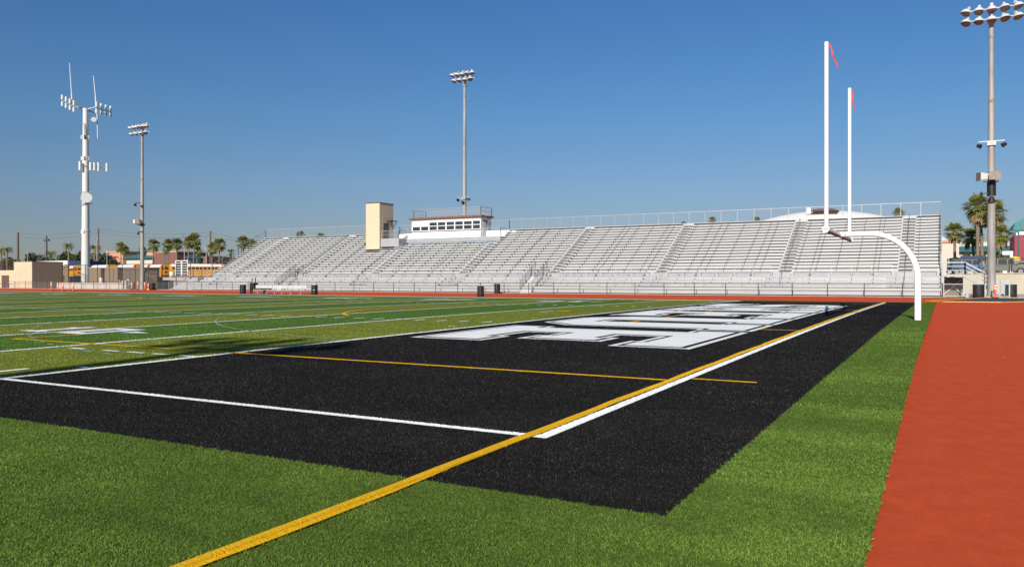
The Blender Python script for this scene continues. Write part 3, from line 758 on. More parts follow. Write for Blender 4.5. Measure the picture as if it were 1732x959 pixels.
def mast(x, y, H, label, rb, rt, rows, halfw, lampsc=1.0, extras=()):
    root = thing('floodlight_mast', label, 'floodlight mast', (x, y, 0), group='floodlight masts around the field')
    g = MB(); n = 12
    g.tube([(x, y, -.05)]+[(x, y, H*t/n) for t in range(1, n+1)], [rb+(rt-rb)*t/n for t in range(n+1)], 20)
    pole = B(g, 'pole', M['pole'], root, True)
    g = MB()
    for t in (.13, .245, .37, .5, .63, .77):
        r = rb+(rt-rb)*t; g.tube([(x, y, H*t), (x, y, H*t+.06)], r+.012, 16)
    g.tube([(x, y, H*.93), (x, y, H*.93+.22)], rt+.10, 16); g.tube([(x, y, H*.965), (x, y, H*.965+.12)], rt+.07, 12)
    B(g, 'collar', M['pole'], pole, True)
    g = MB()
    for t, hh in ((.88, .22), (.66, .3)):
        r = rb+(rt-rb)*t+.006; g.tube([(x, y, H*t), (x, y, H*t+hh)], r, 16)
    B(g, 'rust_stain', M['rust'], pole, True)
    g = MB(); g.tube([(x, y, -.05), (x, y, .12)], rb+.16, 16); B(g, 'base_plate', M['concrete'], root)
    for k, (nl, z, off) in enumerate(rows):
        g = MB(); g.tube([(x-halfw, y-.15, z), (x+halfw, y-.15, z)], .055, 8); g.box(x-.12, x+.12, y-.25, y+.05, z-.12, z+.12); B(g, 'crossarm', M['lampshell'], root)
        for i in range(nl):
            xx = x-halfw+.15+(2*halfw-.3)*(i+off)/(nl-1+2*off) if nl > 1 else x
            floodlight(root, (xx, y-.62, z-.18), R(52+5*((i*7+k*3) % 3)), R((i-(nl-1)/2)/max(1, (nl-1)/2)*34+((i*5+k*2) % 3-1)*6), lampsc)
    return root, pole
# near side mast (outside the picture behind the camera; its shadow lies across the goal line)
mast(-4.2, -42.1, 26.2, 'steel floodlight mast on the near side whose shadow crosses the goal line', .36, .25, ((5, 25.9, 0), (4, 25.15, .3)), 2.15, 1.0)
r_root, r_pole = mast(6.8, 71.0, 24.75, 'thick grey floodlight mast beside the steel stairs at the right edge', .33, .18, ((5, 24.25, 0), (5, 23.4, 0)), 2.0, .98)
m_root, m_pole = mast(-55.75, 87.2, 30.7, 'slender floodlight mast rising behind the press box', .34, .19, ((5, 30.3, 0), (4, 29.5, .3)), 1.75, .95)
l_root, l_pole = mast(-101.5, 69.9, 24.6, 'floodlight mast on the left standing beside the white cell tower', .30, .17, ((6, 24.25, 0), (4, 23.3, .2)), 1.95, .88)
def small_arm(root, x, y, z, w_, label=None):
    g = MB(); g.bar((x-w_, y-.3, z), (x+w_, y-.3, z), .09); g.box(x-.32, x+.32, y-.38, y+.38, z-.35, z-.05)
    B(g, 'camera_arm', M['galv'], root)
    for s in (-1, 1):
        g = MB(); g.tube([(x+s*w_*.95, y-.3, z-.05), (x+s*w_*.95, y-.3, z-.25)], .03, 6); g.tube([(x+s*w_*.95-.15*s, y-.35, z-.42), (x+s*w_*.95+.15*s, y-.25, z-.28)], [.2, .12], 10)
        B(g, 'security_light', M['blackmetal'], root)
small_arm(r_root, 6.8, 71, 13.1, .95)
def horns(root, x, y, z):
    for dx, rz in ((-.55, R(70)), (.28, R(-6))):
        m = Matrix.Translation((x+dx*.5, y-.3, z)) @ Matrix.Rotation(-rz, 4, 'Z')
        g = MB(); a = [(-.25, 0, -.2), (.25, 0, -.2), (.25, 0, .2), (-.25, 0, .2)]; b = [(-.42, -.7, -.32), (.42, -.7, -.32), (.42, -.7, .32), (-.42, -.7, .32)]
        g.add(a+b, [(0, 1, 2, 3), (0, 4, 5, 1), (1, 5, 6, 2), (2, 6, 7, 3), (3, 7, 4, 0)]); g.tube([(0, 0, 0), (0, .45, 0)], [.2, .14], 12)
        g.xform(m); h = B(g, 'horn_speaker', M['whitetower'], root)
        g = MB(); g.box(-.44, .44, -.74, -.7, -.34, .34); g.xform(m); B(g, 'grille', M['lampglass'], h)
    g = MB(); g.bar((x-.6, y-.4, z-.45), (x+.5, y-.4, z-.45), .09); g.box(x-.3, x+.3, y-.34, y+.3, z-.55, z-.35); B(g, 'speaker_bracket', M['blackmetal'], root)
horns(r_root, 6.8, 71, 10.15)
g = MB(); g.tube([(6.8, 71, 8.55), (6.8, 71, 9.65)], .335, 16); B(g, 'black_sleeve', M['blackmetal'], r_root, True)
g = MB(); g.bar((6.0, 70.7, 8.75), (6.6, 70.8, 8.75), .07); g.tube([(5.95, 70.7, 8.75), (6.15, 70.7, 8.75)], .13, 8); g.tube([(6.8, 70.6, 8.45), (6.8, 70.75, 8.1)], [.12, .3], 10); B(g, 'loudspeaker', M['blackmetal'], r_root)
small_arm(m_root, -55.75, 87.2, 13.0, 1.0)
g = MB(); g.tube([(-55.75, 86.7, 12.4), (-55.75, 86.6, 12.1)], [.25, .15], 8); B(g, 'loudspeaker', M['blackmetal'], m_root)
horns(l_root, -101.5, 69.9, 10.1)
g = MB(); g.bar((-102.6, 69.6, 12.9), (-101.5, 69.6, 12.9), .08); g.tube([(-102.6, 69.6, 12.8), (-102.6, 69.5, 12.5)], [.12, .25], 8); g.tube([(-101.2, 69.6, 12.4), (-101.0, 69.5, 12.2)], [.2, .1], 8); B(g, 'security_light', M['blackmetal'], l_root)
g = MB(); g.bar((-102.1, 69.6, 8.6), (-101.0, 69.6, 8.6), .08); g.tube([(-101.9, 69.6, 8.5), (-101.9, 69.5, 8.2)], [.1, .18], 8); B(g, 'security_light', M['blackmetal'], l_root)

# ------------------------------------------------------------------ cell tower
tx, ty, TH = -127.7, 78.0, 31.2
ct = thing('cell_tower', 'thick white cell phone tower with antenna arms and a round dish on the left', 'cell tower', (tx, ty, 0))
g = MB(); n = 10; g.tube([(tx, ty, -.05)]+[(tx, ty, TH*t/n) for t in range(1, n+1)], [.72-.03*t for t in range(n+1)], 20); B(g, 'mast', M['whitetower'], ct, True)
g = MB()
for z in (9.8, 15.6, 22.5, 26.2):
    g.tube([(tx, ty, z), (tx, ty, z+.25)], .78-.03*z/3.1, 16)
    for a in range(4): g.box(tx+.62*math.cos(a*1.57+.6)-.12, tx+.62*math.cos(a*1.57+.6)+.12, ty+.62*math.sin(a*1.57+.6)-.12, ty+.62*math.sin(a*1.57+.6)+.12, z-.3, z+.3)
B(g, 'flange', M['whitetower'], ct, True)
def camdir(r, dz=0, fwd=0):
    """offset of r metres to the right as seen from the field side of the tower"""
    th = math.atan2(ty-CY, tx-CX); return (math.sin(th)*r+math.cos(th)*fwd, -math.cos(th)*r+math.sin(th)*fwd, dz)
def T(r, z, fwd=0):
    o = camdir(r, 0, fwd); return (tx+o[0], ty+o[1], z)
for r0, z0, r1, z1, fw_ in ((0, 31.0, -2.0, 31.6, .6), (0, 31.0, 1.9, 31.5, -1.0), (0, 31.0, 1.9, 30.6, .8)):
    g = MB(); g.tube([T(r0, z0), T(r1, z1, fw_)], .12, 8); B(g, 'arm', M['galv'], ct)
for (ra, za, fa), (rb_, zb_, fb) in ((((-3.6), 32.6, 2.0), (-1.7, 31.2, -.8)), ((1.6, 31.2, -1.5), (4.0, 31.2, 1.0))):
    g = MB(); g.tube([T(ra, za, fa), T(rb_, zb_, fb)], .07, 8); B(g, 'boom', M['galv'], ct)
    for k in range(4):
        t = (k+.1)/3.2; p = T(ra+(rb_-ra)*t, za+(zb_-za)*t, fa+(fb-fa)*t)
        g = MB()
        for dz in (-.95, .2): g.box(p[0]-.2, p[0]+.2, p[1]-.12, p[1]+.12, p[2]+dz, p[2]+dz+.8)
        B(g, 'panel_antenna', M['whitetower'], ct)
for r, zb_, zt, fw_ in ((-2.25, 31.4, 38.9, .5), (1.4, 31.2, 36.9, -.6)):
    b = T(r+.25, zb_, fw_); m_ = T(r+.12, zb_+2.2, fw_); t_ = T(r-.2, zt, fw_)
    g = MB(); g.tube([b, m_], .13, 8); g.tube([m_, t_], [.09, .06], 8); B(g, 'whip_antenna', M['whitetower'], ct)
g = MB(); g.tube([T(1.75, 31.5, -.6), T(1.85, 26.0, -.6)], [.1, .07], 8); B(g, 'whip_antenna', M['whitetower'], ct)
def dish(r, z, rad, fwd):
    g = MB(); g.tube([T(r, z, fwd), T(r, z, fwd-.35)], rad, 24); return g
d = B(dish(0.12, 15.6, .88, -1.0), 'dish_antenna', M['whitetower'], ct)
g = MB()
for z in (16.55, 14.65): g.tube([T(-1.1, z, -.8), T(1.1, z, -.8)], .08, 6); g.tube([T(0, z, 0), T(0, z, -.8)], .08, 6)
B(g, 'dish_bracket', M['galv'], d)
d = B(dish(1.25, 29.2, .42, -.8), 'dish_antenna', M['whitetower'], ct); g = MB(); g.tube([T(.3, 29.2), T(1.25, 29.2, -.8)], .05, 6); B(g, 'dish_bracket', M['galv'], d)
g = MB(); g.tube([T(-.9, 21.2, -.6), T(3.4, 21.0, -.6)], .07, 6); B(g, 'boom', M['galv'], ct)
for r, hh in ((-.85, .75), (.75, .7), (1.35, .7), (2.0, .75), (3.3, .72)):
    p = T(r, 21.1, -.75); g = MB(); g.box(p[0]-.22, p[0]+.22, p[1]-.12, p[1]+.12, p[2]-hh, p[2]+hh); B(g, 'panel_antenna', M['whitetower'], ct)
g = MB()
for i in range(9):
    p = T(-.25+.02*i, 28.6-i*.3, -.63); g.tube([p, (p[0]+.05, p[1], p[2]-.34)], .05, 6)
B(g, 'cable', M['blackmetal'], ct)
g = MB(); p = T(.3, .4, -.9); g.box(p[0]-.4, p[0]+.4, p[1]-.25, p[1]+.25, .4, 2.2); B(g, 'equipment_box', M['galv'], ct)

# ------------------------------------------------------------------ left side structures
bl = thing('block_building', 'flat tan block building with a brown shaded side at the far left', 'building', (-132, 72, 0))
g = MB(); g.box(-134.3, -129.1, 69.6, 74.9, -.05, 4.42, 0); B(g, 'wall', [M['tanb']], bl)
g = MB(); g.box(-129.098, -129.06, 69.62, 74.88, -.04, 4.40); B(g, 'side_wall', M['tanbd'], bl)  # shaded side of the tan block, shade put in as darker colour
g = MB(); g.box(-146, -134.32, 69.8, 74.9, -.05, 3.05); B(g, 'low_wing', M['tanb'], bl)
g = MB(); g.box(-134.35, -129.04, 69.56, 74.95, 4.42, 4.5); B(g, 'coping', M['tanbd'], bl)
g = MB(); g.box(-138.2, -136.1, 69.72, 69.79, -.04, 2.2); B(g, 'door', M['doorbrown'], bl)
g = MB(); ms = MB(); rail(g, [(-146, 70, 3.05), (-134.5, 70, 3.05)], 1.5, .08, 1, 1.2, .06, ms); B(g, 'roof_fence', M['fencepost'], bl); B(ms, 'roof_mesh', M['meshd'], bl)
dt = thing('block_wall', 'brown block wall running behind the track fence beside the tan building', 'wall', (-126, 74.95, 0))
g = MB(); g.box(-129.0, -128.0, 75.0, 75.3, -.05, 4.1); B(g, 'wall', M['tanbd'], dt)
cw = thing('low_wall', 'low pale concrete wall behind the track fence under the cell tower', 'wall', (-115, 70, 0))
x0 = at(96, 69.6)[0]; x1 = at(206, 69.6)[0]
g = MB(); g.box(x0, x1, 69.6, 69.9, -.05, .98); B(g, 'wall', M['conc_wall'], cw)
for u in (207, 212.5):
    x = at(u, 69.6)[0]; g = MB(); g.box(x-.2, x+.2, 69.55, 69.95, -.05, 1.3); B(g, 'pillar', M['conc_wall'], cw)
cw = thing('retaining_wall', 'pale concrete retaining wall with openings below the bus yard', 'wall', (-103, 79, 0))
g = MB(); g.box(-134, -92, 79.5, 79.9, -.05, 1.78); B(g, 'wall', M['conc_wall'], cw)
g = MB(); g.box(-134, -92, 79.45, 79.95, 1.782, 1.86); B(g, 'coping', M['concrete'], cw)
g = MB(); g.box(-400, -91.9, 79.91, 400, -.05, 1.75); tag(g.build('parking_lot', M['asphalt']), kind='structure')
ub = thing('utility_enclosure', 'brown block utility enclosure with a recessed doorway beneath the cell tower', 'shed', (-110, 76, 0))
ux = [at(u, 75.2)[0] for u in (150, 171.5, 177, 199)]
g = MB(); g.box(ux[0], ux[1], 75.2, 78.8, -.05, 3.35); g.box(ux[2], ux[3], 75.2, 78.8, -.05, 3.35); B(g, 'wall', M['cmu'], ub)
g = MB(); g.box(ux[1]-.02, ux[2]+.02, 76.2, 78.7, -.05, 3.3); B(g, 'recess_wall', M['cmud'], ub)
g = MB(); g.box(ux[0]-.1, ux[3]+.1, 75.1, 78.9, 3.352, 3.5); B(g, 'coping', M['conc_wall'], ub)
g = MB(); xe = at(244, 76.0)[0]; g.box(ux[3]+.12, xe, 76.0, 78.8, -.05, 3.3); B(g, 'side_wall', M['cmud'], ub)  # enclosure's shaded side, its shade painted in as a darker block tone
g = MB(); g.box(ux[3]+.1, xe+.1, 75.95, 78.85, 3.302, 3.42); B(g, 'side_coping', M['cmu'], ub)
gx0, gx1 = xe+.15, at(266, 76.2)[0]
g = MB(); g.box(gx0, gx1, 76.25, 76.32, .1, 3.0); gd = B(g, 'gate', M['doorbrown'], ub)
g = MB()
for a, b in (((gx0, 76.2, .1), (gx0, 76.2, 3.1)), ((gx1, 76.2, .1), (gx1, 76.2, 3.1)), ((gx0, 76.2, 3.05), (gx1, 76.2, 3.05)), ((gx0, 76.2, 1.3), (gx1, 76.2, .3)), ((gx0, 76.2, 2.5), (gx1, 76.2, 1.4)), ((gx0, 76.2, 2.0), (gx1, 76.2, 2.0))): g.bar(a, b, .08)
B(g, 'gate_frame', M['cmu'], gd)
lx = at(240.5, 75.6)[0]
g = MB(); g.tube([(lx, 75.9, 2.95), (lx, 75.75, 2.95)], .22, 12); g.tube([(lx, 75.75, 2.95), (lx, 75.6, 2.8)], [.2, .08], 12); B(g, 'wall_lamp', M['whitepaint'], ub)
for u, z0_, z1_, m_ in ((171, .9, 1.8, 'whitepaint'), (218, .5, 1.55, 'creamwall'), (203, .2, 1.4, 'galv')):
    x = at(u, 74.9)[0]; b_ = thing('utility_box', {171: 'small white electric cabinet in front of the brown enclosure doorway', 218: 'cream utility box in front of the dark enclosure wall near the orange posts', 203: 'slim grey pipe cabinet just left of the cream utility box'}[u], 'utility box', (x, 74.9, 0))
    g = MB(); g.box(x-.28, x+.28, 74.75, 75.0, z0_, z1_); B(g, 'cabinet', M[m_], b_)
    g = MB(); g.box(x-.06, x+.06, 74.8, 74.95, -.05, z0_); B(g, 'pedestal', M['galv'], b_)

# orange delineator posts
def delineator(x, y, h, label, leanx=0):
    r = thing('delineator_post', label, 'traffic post', (x, y, 0), group='orange delineator posts by the track')
    g = MB(); g.tube([(0, 0, .08), (leanx*.5, 0, h*.5), (leanx, 0, h)], [.095, .085, .07], 10); g.build('post', M['orange'], r)
    g = MB(); g.tube([(0, 0, 0), (0, 0, .08)], [.26, .22], 12); g.build('rubber_base', M['busblack'], r)
    g = MB()
    for z in (.62, .8): g.tube([(leanx*z/h, 0, h*z), (leanx*z/h, 0, h*z+.09)], .094, 10)
    g.build('reflective_band', M['reflect'], r)
# these stand where the photo shows them
for u, y, h, lab in ((87, 52.6, 1.25, 'leftmost orange post at the track edge, in front of the brown wall'), (106.5, 52.6, 1.15, 'orange post on the track edge, second from the left'),
                     (124, 52.6, 1.15, 'orange post on the track edge just left of the white cell tower'),
                     (223, 68.5, 1.15, 'thick orange post left of the floodlight mast foot'), (233, 67.9, 1.3, 'orange post standing directly in front of the floodlight mast foot'),
                     (245, 68.4, 1.15, 'thin orange post right of the floodlight mast foot'), (251, 68.4, .95, 'orange and white banded post beside the black bin on the left'),
                     (1683, 68.6, 1.2, 'orange post in front of the pipe gate at the right end of the stand')):
    delineator(at(u, y)[0], y, h, lab, .02)

# litter bins
def bin_(x, y, h, r, label, lid=True):
    o = thing('litter_bin', label, 'litter bin', (x, y, 0), group='black litter bins round the track')
    g = MB(); g.tube([(0, 0, 0), (0, 0, .03), (0, 0, h*.33), (0, 0, h*.34), (0, 0, h*.36), (0, 0, h*.66), (0, 0, h*.67), (0, 0, h*.69), (0, 0, h)], [r*.95, r, r, r*1.05, r, r, r*1.05, r, r], 20); g.build('barrel', M['canblack'], o, smooth=True)
    g = MB(); g.tube([(0, 0, h), (0, 0, h+.05)], [r*1.06, r*1.0], 20); g.build('rim', M['blackmetal'], o)
    return o
for u, y, h, r, lab in ((411, 52.4, .92, .32, 'black litter bin at the turf edge left of the white team benches'), (532, 52.6, .92, .32, 'black litter bin at the turf edge right of the white team benches'),
                        (813, 52.9, .90, .30, 'black litter bin at the turf edge below the press box'), (841, 68.3, .98, .33, 'black litter bin against the track fence below the press box'),
                        (1655, 68.3, 1.05, .42, 'big black bin beside the foot of the right floodlight mast'), (1710, 70.2, 1.05, .42, 'big black bin at the right edge beyond the orange post'),
                        (257.5, 68.5, .95, .42, 'black bin beside the orange posts left of the stand')):
    o = bin_(at(u, y)[0], y, h, r, lab)
    if u == 257.5:
        g = MB(); g.box(-.75, -.2, -.35, -.1, 0, .14); g.build('wheel_chock', M['yellowp'], o)
    if u == 532:
        g = MB(); g.box(.2, .28, -.33, -.29, .42, .52); g.build('sticker', M['whitepaint'], o)

# team benches on the far sideline
def team_bench(x0, x1, y, label):
    o = thing('team_bench', label, 'bench', ((x0+x1)/2, y, 0), group='white team benches on the far sideline'); h = (x1-x0)/2
    g = MB(); g.box(-h, h, -.05, .2, .43, .47); g.build('seat', M['alu'], o)
    g = MB(); g.box(-h, h, .30, .34, .60, .93); g.build('backrest', M['alu'], o)
    for x in (-h+.55, h-.55):
        g = MB(); g.box(x-.04, x+.04, -.1, .3, .39, .43); g.box(x-.04, x+.04, .04, .12, .03, .39); g.box(x-.04, x+.04, -.15, .35, 0, .04); g.bar((x, .3, .4), (x, .33, .9), .05); g.build('leg', M['galv'], o)
bx = [at(u, 52.3)[0] for u in (429, 456.5, 457.5, 483, 484, 515)]
team_bench(bx[0], bx[1], 52.3, 'white team bench nearest the left litter bin')
team_bench(bx[2], bx[3], 52.3, 'middle one of the three white team benches')
team_bench(bx[4], bx[5], 52.3, 'white team bench nearest the right litter bin')
xg = at(434, 53.6)[0]; o = thing('equipment_cart', 'dark equipment cart behind the left team bench', 'cart', (xg, 53.6, 0))
g = MB(); g.box(-.7, 1.9, -.3, .3, .35, .75); g.box(-.7, -.1, -.3, .3, .75, 1.15); g.bar((-.7, 0, 1.0), (-.65, 0, 1.6), .06); g.bar((-.2, 0, 1.0), (-.15, 0, 1.7), .06); g.build('body', M['canblack'], o)
for xx in (-.4, 1.5):
    g = MB(); g.tube([(xx, -.36, .2), (xx, -.3, .2)], .2, 12); g.build('wheel', M['tyre'], o)

# ------------------------------------------------------------------ buses
def bus(label, loc, rz, L=11.0):
    """rear end at the origin facing -y locally, body runs to +y"""
    o = thing('school_bus', label, 'bus', loc, rz, 'school buses in the yard left of the stand')
    W = 1.22
    def sect(): return [(-W, .45), (W, .45), (W, 2.45), (W-.06, 2.75), (W-.3, 3.02), (W-.7, 3.14), (0, 3.18), (-W+.7, 3.14), (-W+.3, 3.02), (-W+.06, 2.75), (-W, 2.45)]
    g = MB(); g.prism(sect(), 'y', 0, L); g.build('body', M['busyel'], o)
    rf = [(W+.01, 2.55), (W-.05, 2.78), (W-.3, 3.05), (W-.7, 3.17), (0, 3.21), (-W+.7, 3.17), (-W+.3, 3.05), (-W+.05, 2.78), (-W-.01, 2.55)]
    g = MB(); g.prism(rf, 'y', .35, L-.5); g.build('roof', M['buswhite'], o)
    g = MB(); g.box(-W+.12, W-.12, -.03, -.002, .78, .82); g.box(-W+.05, W-.05, -.14, -.004, .36, .62); g.build('bumper', M['busblack'], o)
    d = MB(); d.box(-.42, .42, -.025, -.003, .8, 2.72); dd = d.build('rear_door', M['busyel'], o)
    g = MB(); g.box(-.36, .36, -.034, -.026, 2.0, 2.55); g.box(-.3, .3, -.034, -.026, 1.2, 1.55); g.build('door_window', M['glass'], dd)
    for s in (-1, 1):
        g = MB(); g.box(s*.8-.22, s*.8+.22, -.02, -.003, 1.95, 2.5); g.build('rear_window', M['glass'], o)
        g = MB(); g.tube([(s*.85, 0, 2.78), (s*.85, -.05, 2.78)], .11, 10); g.tube([(s*.95, 0, 1.1), (s*.95, -.04, 1.1)], .1, 10); g.build('tail_lamp', M['darkred'], o)
        g = MB(); k = 0
        y = .6
        while y < L-1.4: g.box(s*(W+.002) if s > 0 else -W-.014, s*(W+.014) if s > 0 else -W-.002, y, y+.62, 1.85, 2.42); y += .78
        g.build('side_windows', M['glass'], o)
        g = MB(); g.box(min(s*(W+.003), s*(W+.02)), max(s*(W+.003), s*(W+.02)), .1, L-.1, 1.55, 1.6); g.box(min(s*(W+.003), s*(W+.02)), max(s*(W+.003), s*(W+.02)), .1, L-.1, 1.05, 1.1); g.build('rub_rail', M['busblack'], o)
        for y in (2.6, L-2.2):
            g = MB(); g.tube([(s*(W-.25), y, .48), (s*(W+.02), y, .48)], .48, 16); wh = g.build('wheel', M['tyre'], o)
            g = MB(); g.tube([(s*(W+.0), y, .48), (s*(W+.04), y, .48)], .24, 12); g.build('rim', M['rim'], wh)
    g = MB(); g.box(-W+.1, W-.1, L, L+.9, .5, 1.6); g.build('hood', M['busyel'], o)
    g = MB(); g.box(-W+.15, W-.15, L+.002, L+.02, 1.75, 2.6); g.build('windscreen', M['glass'], o)
    return o
ZL = 1.75
bl_ = [(112, 113, 'school bus at the far left of the yard beside the brown wall'), (134, 112, 'school bus partly hidden behind the left side of the white cell tower'),
       (190, 109, 'school bus showing its yellow rear top right of the cell tower'), (235, 110, 'school bus directly behind the left floodlight mast'),
       (258, 113, 'school bus between the floodlight mast and the fully visible rear bus'), (281, 112, 'school bus with its whole yellow rear and rear door visible')]
for u, y, lab in bl_:
    x, d = at(u, y)
    if u == 112: proto = bus(lab, (x, y, ZL), R(66)); 
    else:
        copy_tree(proto, None, (x, y, ZL), R(66 if u < 150 else 74), lab)
x, d = at(386, 116); copy_tree(proto, None, (x-11.9*.642, 116-11.9*.767, ZL), R(-40), 'school bus parked side on with its row of dark windows facing the field', None)
# white ladders standing beside the buses
for u, lab in ((302, 'white upright ladder rack, the left one of the pair beside the side-on bus'), (312.5, 'white upright ladder rack, the right one of the pair beside the side-on bus')):
    x, d = at(u, 92); o = thing('ladder_rack', lab, 'ladder', (x, 92, ZL), YAW+R(8), 'white ladder racks')
    g = MB()
    for s in (-.5, .5): g.bar((s, 0, 0), (s, 0, 3.2), .13)
    g.bar((-.5, 0, 3.2), (.5, 0, 3.2), .13); g.build('rail', M['whitepaint'], o)
    g = MB()
    for k in range(6): g.bar((-.43, 0, .4+k*.47), (.43, 0, .4+k*.47), .15, .1)
    g.build('rungs', M['buswhite'], o)
    g = MB(); g.box(-.43, .43, .1, .16, .3, 3.1); g.build('backing', M['busblack'], o)
    g = MB(); g.box(-.6, .6, -.25, .25, 0, .5); g.build('foot', M['cmud'], o)
x, d = at(291, 88); o = thing('storage_drum', 'white and yellow drum standing behind the fully visible bus', 'drum', (x, 88, ZL))
g = MB(); g.tube([(0, 0, .15), (0, 0, 1.15)], .42, 16); g.build('drum', M['whitepaint'], o); g = MB(); g.box(-.1, .45, -.45, -.425, .1, .55); g.build('sticker', M['yellowp'], o); g = MB(); g.box(-.3, .3, -.3, .3, 0, .15); g.build('pallet', M['wood'], o)
# long shed roofs behind the buses
x0, d = at(64, 118); x1, _ = at(116, 118); o = thing('long_shed', 'long low shed with a white roof edge behind the tan building', 'shed', ((x0+x1)/2, 118, ZL))
g = MB(); g.box(x0, x1, 118, 124, ZL, 5.1); B(g, 'wall', M['tanbd'], o); g = MB(); g.box(x0-.3, x1, 117.7, 124.3, 5.1, 6.35); B(g, 'roof', M['buswhite'], o)
x2, _ = at(139, 118); o = thing('long_shed', 'low shed with a dark navy roof edge left of the cell tower', 'shed', ((x1+x2)/2, 118, ZL))
g = MB(); g.box(x1+.1, x2, 118.2, 124, ZL, 5.3); B(g, 'wall', M['tanbd'], o); g = MB(); g.box(x1+.1, x2+.3, 117.9, 124.3, 5.3, 6.3); B(g, 'roof', M['navy'], o)

# ------------------------------------------------------------------ shops behind the yard
def P(u, y, v):
    x, d = at(u, y); return x, zv(v, d)
def shop(label, y, u0, u1, vt, mwall, roof=None, name='shop', D=14):
    x0, z = P(u0, y, vt); x1, z1_ = P(u1, y, vt); z = (z+z1_)/2
    o = thing(name, label, 'building', ((x0+x1)/2, y, 0))
    g = MB(); g.box(x0, x1, y, y+D, 0, z); B(g, 'wall', mwall, o)
    if roof == 'cap': g = MB(); g.box(x0-.2, x1+.2, y-.2, y+D, z+.002, z+.5); B(g, 'cornice', M['terracotta'], o)
    if roof == 'hip':
        g = MB(); rh = roof_h; a = 1.2
        g.add([(x0-a, y-a, z), (x1+a, y-a, z), (x1+a, y+D, z), (x0-a, y+D, z), (x0+(x1-x0)*.33, y+D*.4, z+rh), (x0+(x1-x0)*.72, y+D*.4, z+rh)],
              [(0, 1, 5, 4), (1, 2, 5), (2, 3, 4, 5), (3, 0, 4), (0, 3, 2, 1)]); B(g, 'roof', M['teal'], o)
    return o, x0, x1, z
roof_h = 2.6
shop('cream shop with a teal hipped roof just right of the cell tower', 192, 154, 188, 438, M['creamwall'], 'hip')
o, x0, x1, z = shop('terracotta shop front with a small blue and red sign', 190, 180, 208, 427, M['terracotta'], 'cap', D=16)
sx0, sz = P(185.6, 189.9, 436.6); sx1, _ = P(202, 189.9, 436.6)
g = MB(); xx = sx0; rn = random.Random(4)
for word, mt_ in ((7, 'signblue'), (6, 'signred')):
    g = MB()
    for k in range(word):
        wd = (sx1-sx0)/15; h = .75 if k == 0 else .5+.18*rn.random(); g.box(xx, xx+wd*.72, 189.86, 189.9, sz, sz+h); xx += wd
    B(g, 'sign_lettering', M[mt_], o); xx += (sx1-sx0)/15*.4
shop('wide cream shop with a teal hipped roof behind the left floodlight mast', 191, 209, 258, 437.5, M['creamwall'], 'hip')
shop('terracotta parapet block left of the red-brown store', 193, 248, 262, 427, M['terracotta'], None)
shop('red-brown store block with a terracotta edge behind the bus rears', 190, 261, 299, 427.5, M['redbrown'], 'cap')
roof_h = 2.2
shop('small teal roofed kiosk right of the red-brown store', 194, 296, 318, 437, M['creamwall'], 'hip', D=10)
shop('low brown house among the palms right of the teal kiosk', 200, 330, 350, 434, M['redbrown'], None)
shop('pale low house behind the palms next to the tree', 204, 318, 333, 432, M['creamwall'], None)
shop('pink-roofed block peeping above the left end of the stand', 175, 415, 436, 428, M['terracotta'], None)
roof_h = 1.4
shop('tiny teal roof peeping over the left end of the stand', 172, 432, 442, 421, M['creamwall'], 'hip', D=8)

# domed hall behind the stand
dx, dd_ = at(1379, 150); o = thing('domed_hall', 'white domed hall rising behind the right half of the stand', 'building', (dx, 160, 0))
RW = 17.5; zt = zv(357.5, at(1379, 160)[1])
g = MB(); n1, n2 = 40, 10; rad = 42.0; zc_ = zt-rad; vs = []; fs = []
for i in range(n2+1):
    ph = (math.asin(min(1, RW*1.5/rad)))*i/n2
    for j in range(n1): vs.append((dx+rad*math.sin(ph)*math.cos(2*math.pi*j/n1), 160+.6*rad*math.sin(ph)*math.sin(2*math.pi*j/n1), zc_+rad*math.cos(ph)))
for i in range(n2):
    for j in range(n1): fs.append((i*n1+j, i*n1+(j+1) % n1, (i+1)*n1+(j+1) % n1, (i+1)*n1+j))
g.add(vs, fs); B(g, 'dome', M['dome'], o, True)
g = MB(); g.tube([(dx, 160, 0), (dx, 160, 5.5)], 20, 40); B(g, 'wall', M['dome'], o)
x0 = at(1373, 155)[0]; x1 = at(1418, 155)[0]; z = zt-.42
g = MB(); g.add([(x0, 153, z), (x1, 153, z), (x1, 161, z), (x0, 161, z), (x0+.2, 157, z+.6), (x1-1.6, 157, z+.7)], [(0, 1, 5, 4), (1, 2, 5), (2, 3, 4, 5), (3, 0, 4), (0, 3, 2, 1)]); B(g, 'ridge_roof', M['brownfascia'], o)
x0 = at(1366, 155)[0]; g = MB(); g.box(x0, x0+.7, 154, 155, z-.5, z+.62); B(g, 'roof_vent', M['siding'], o)

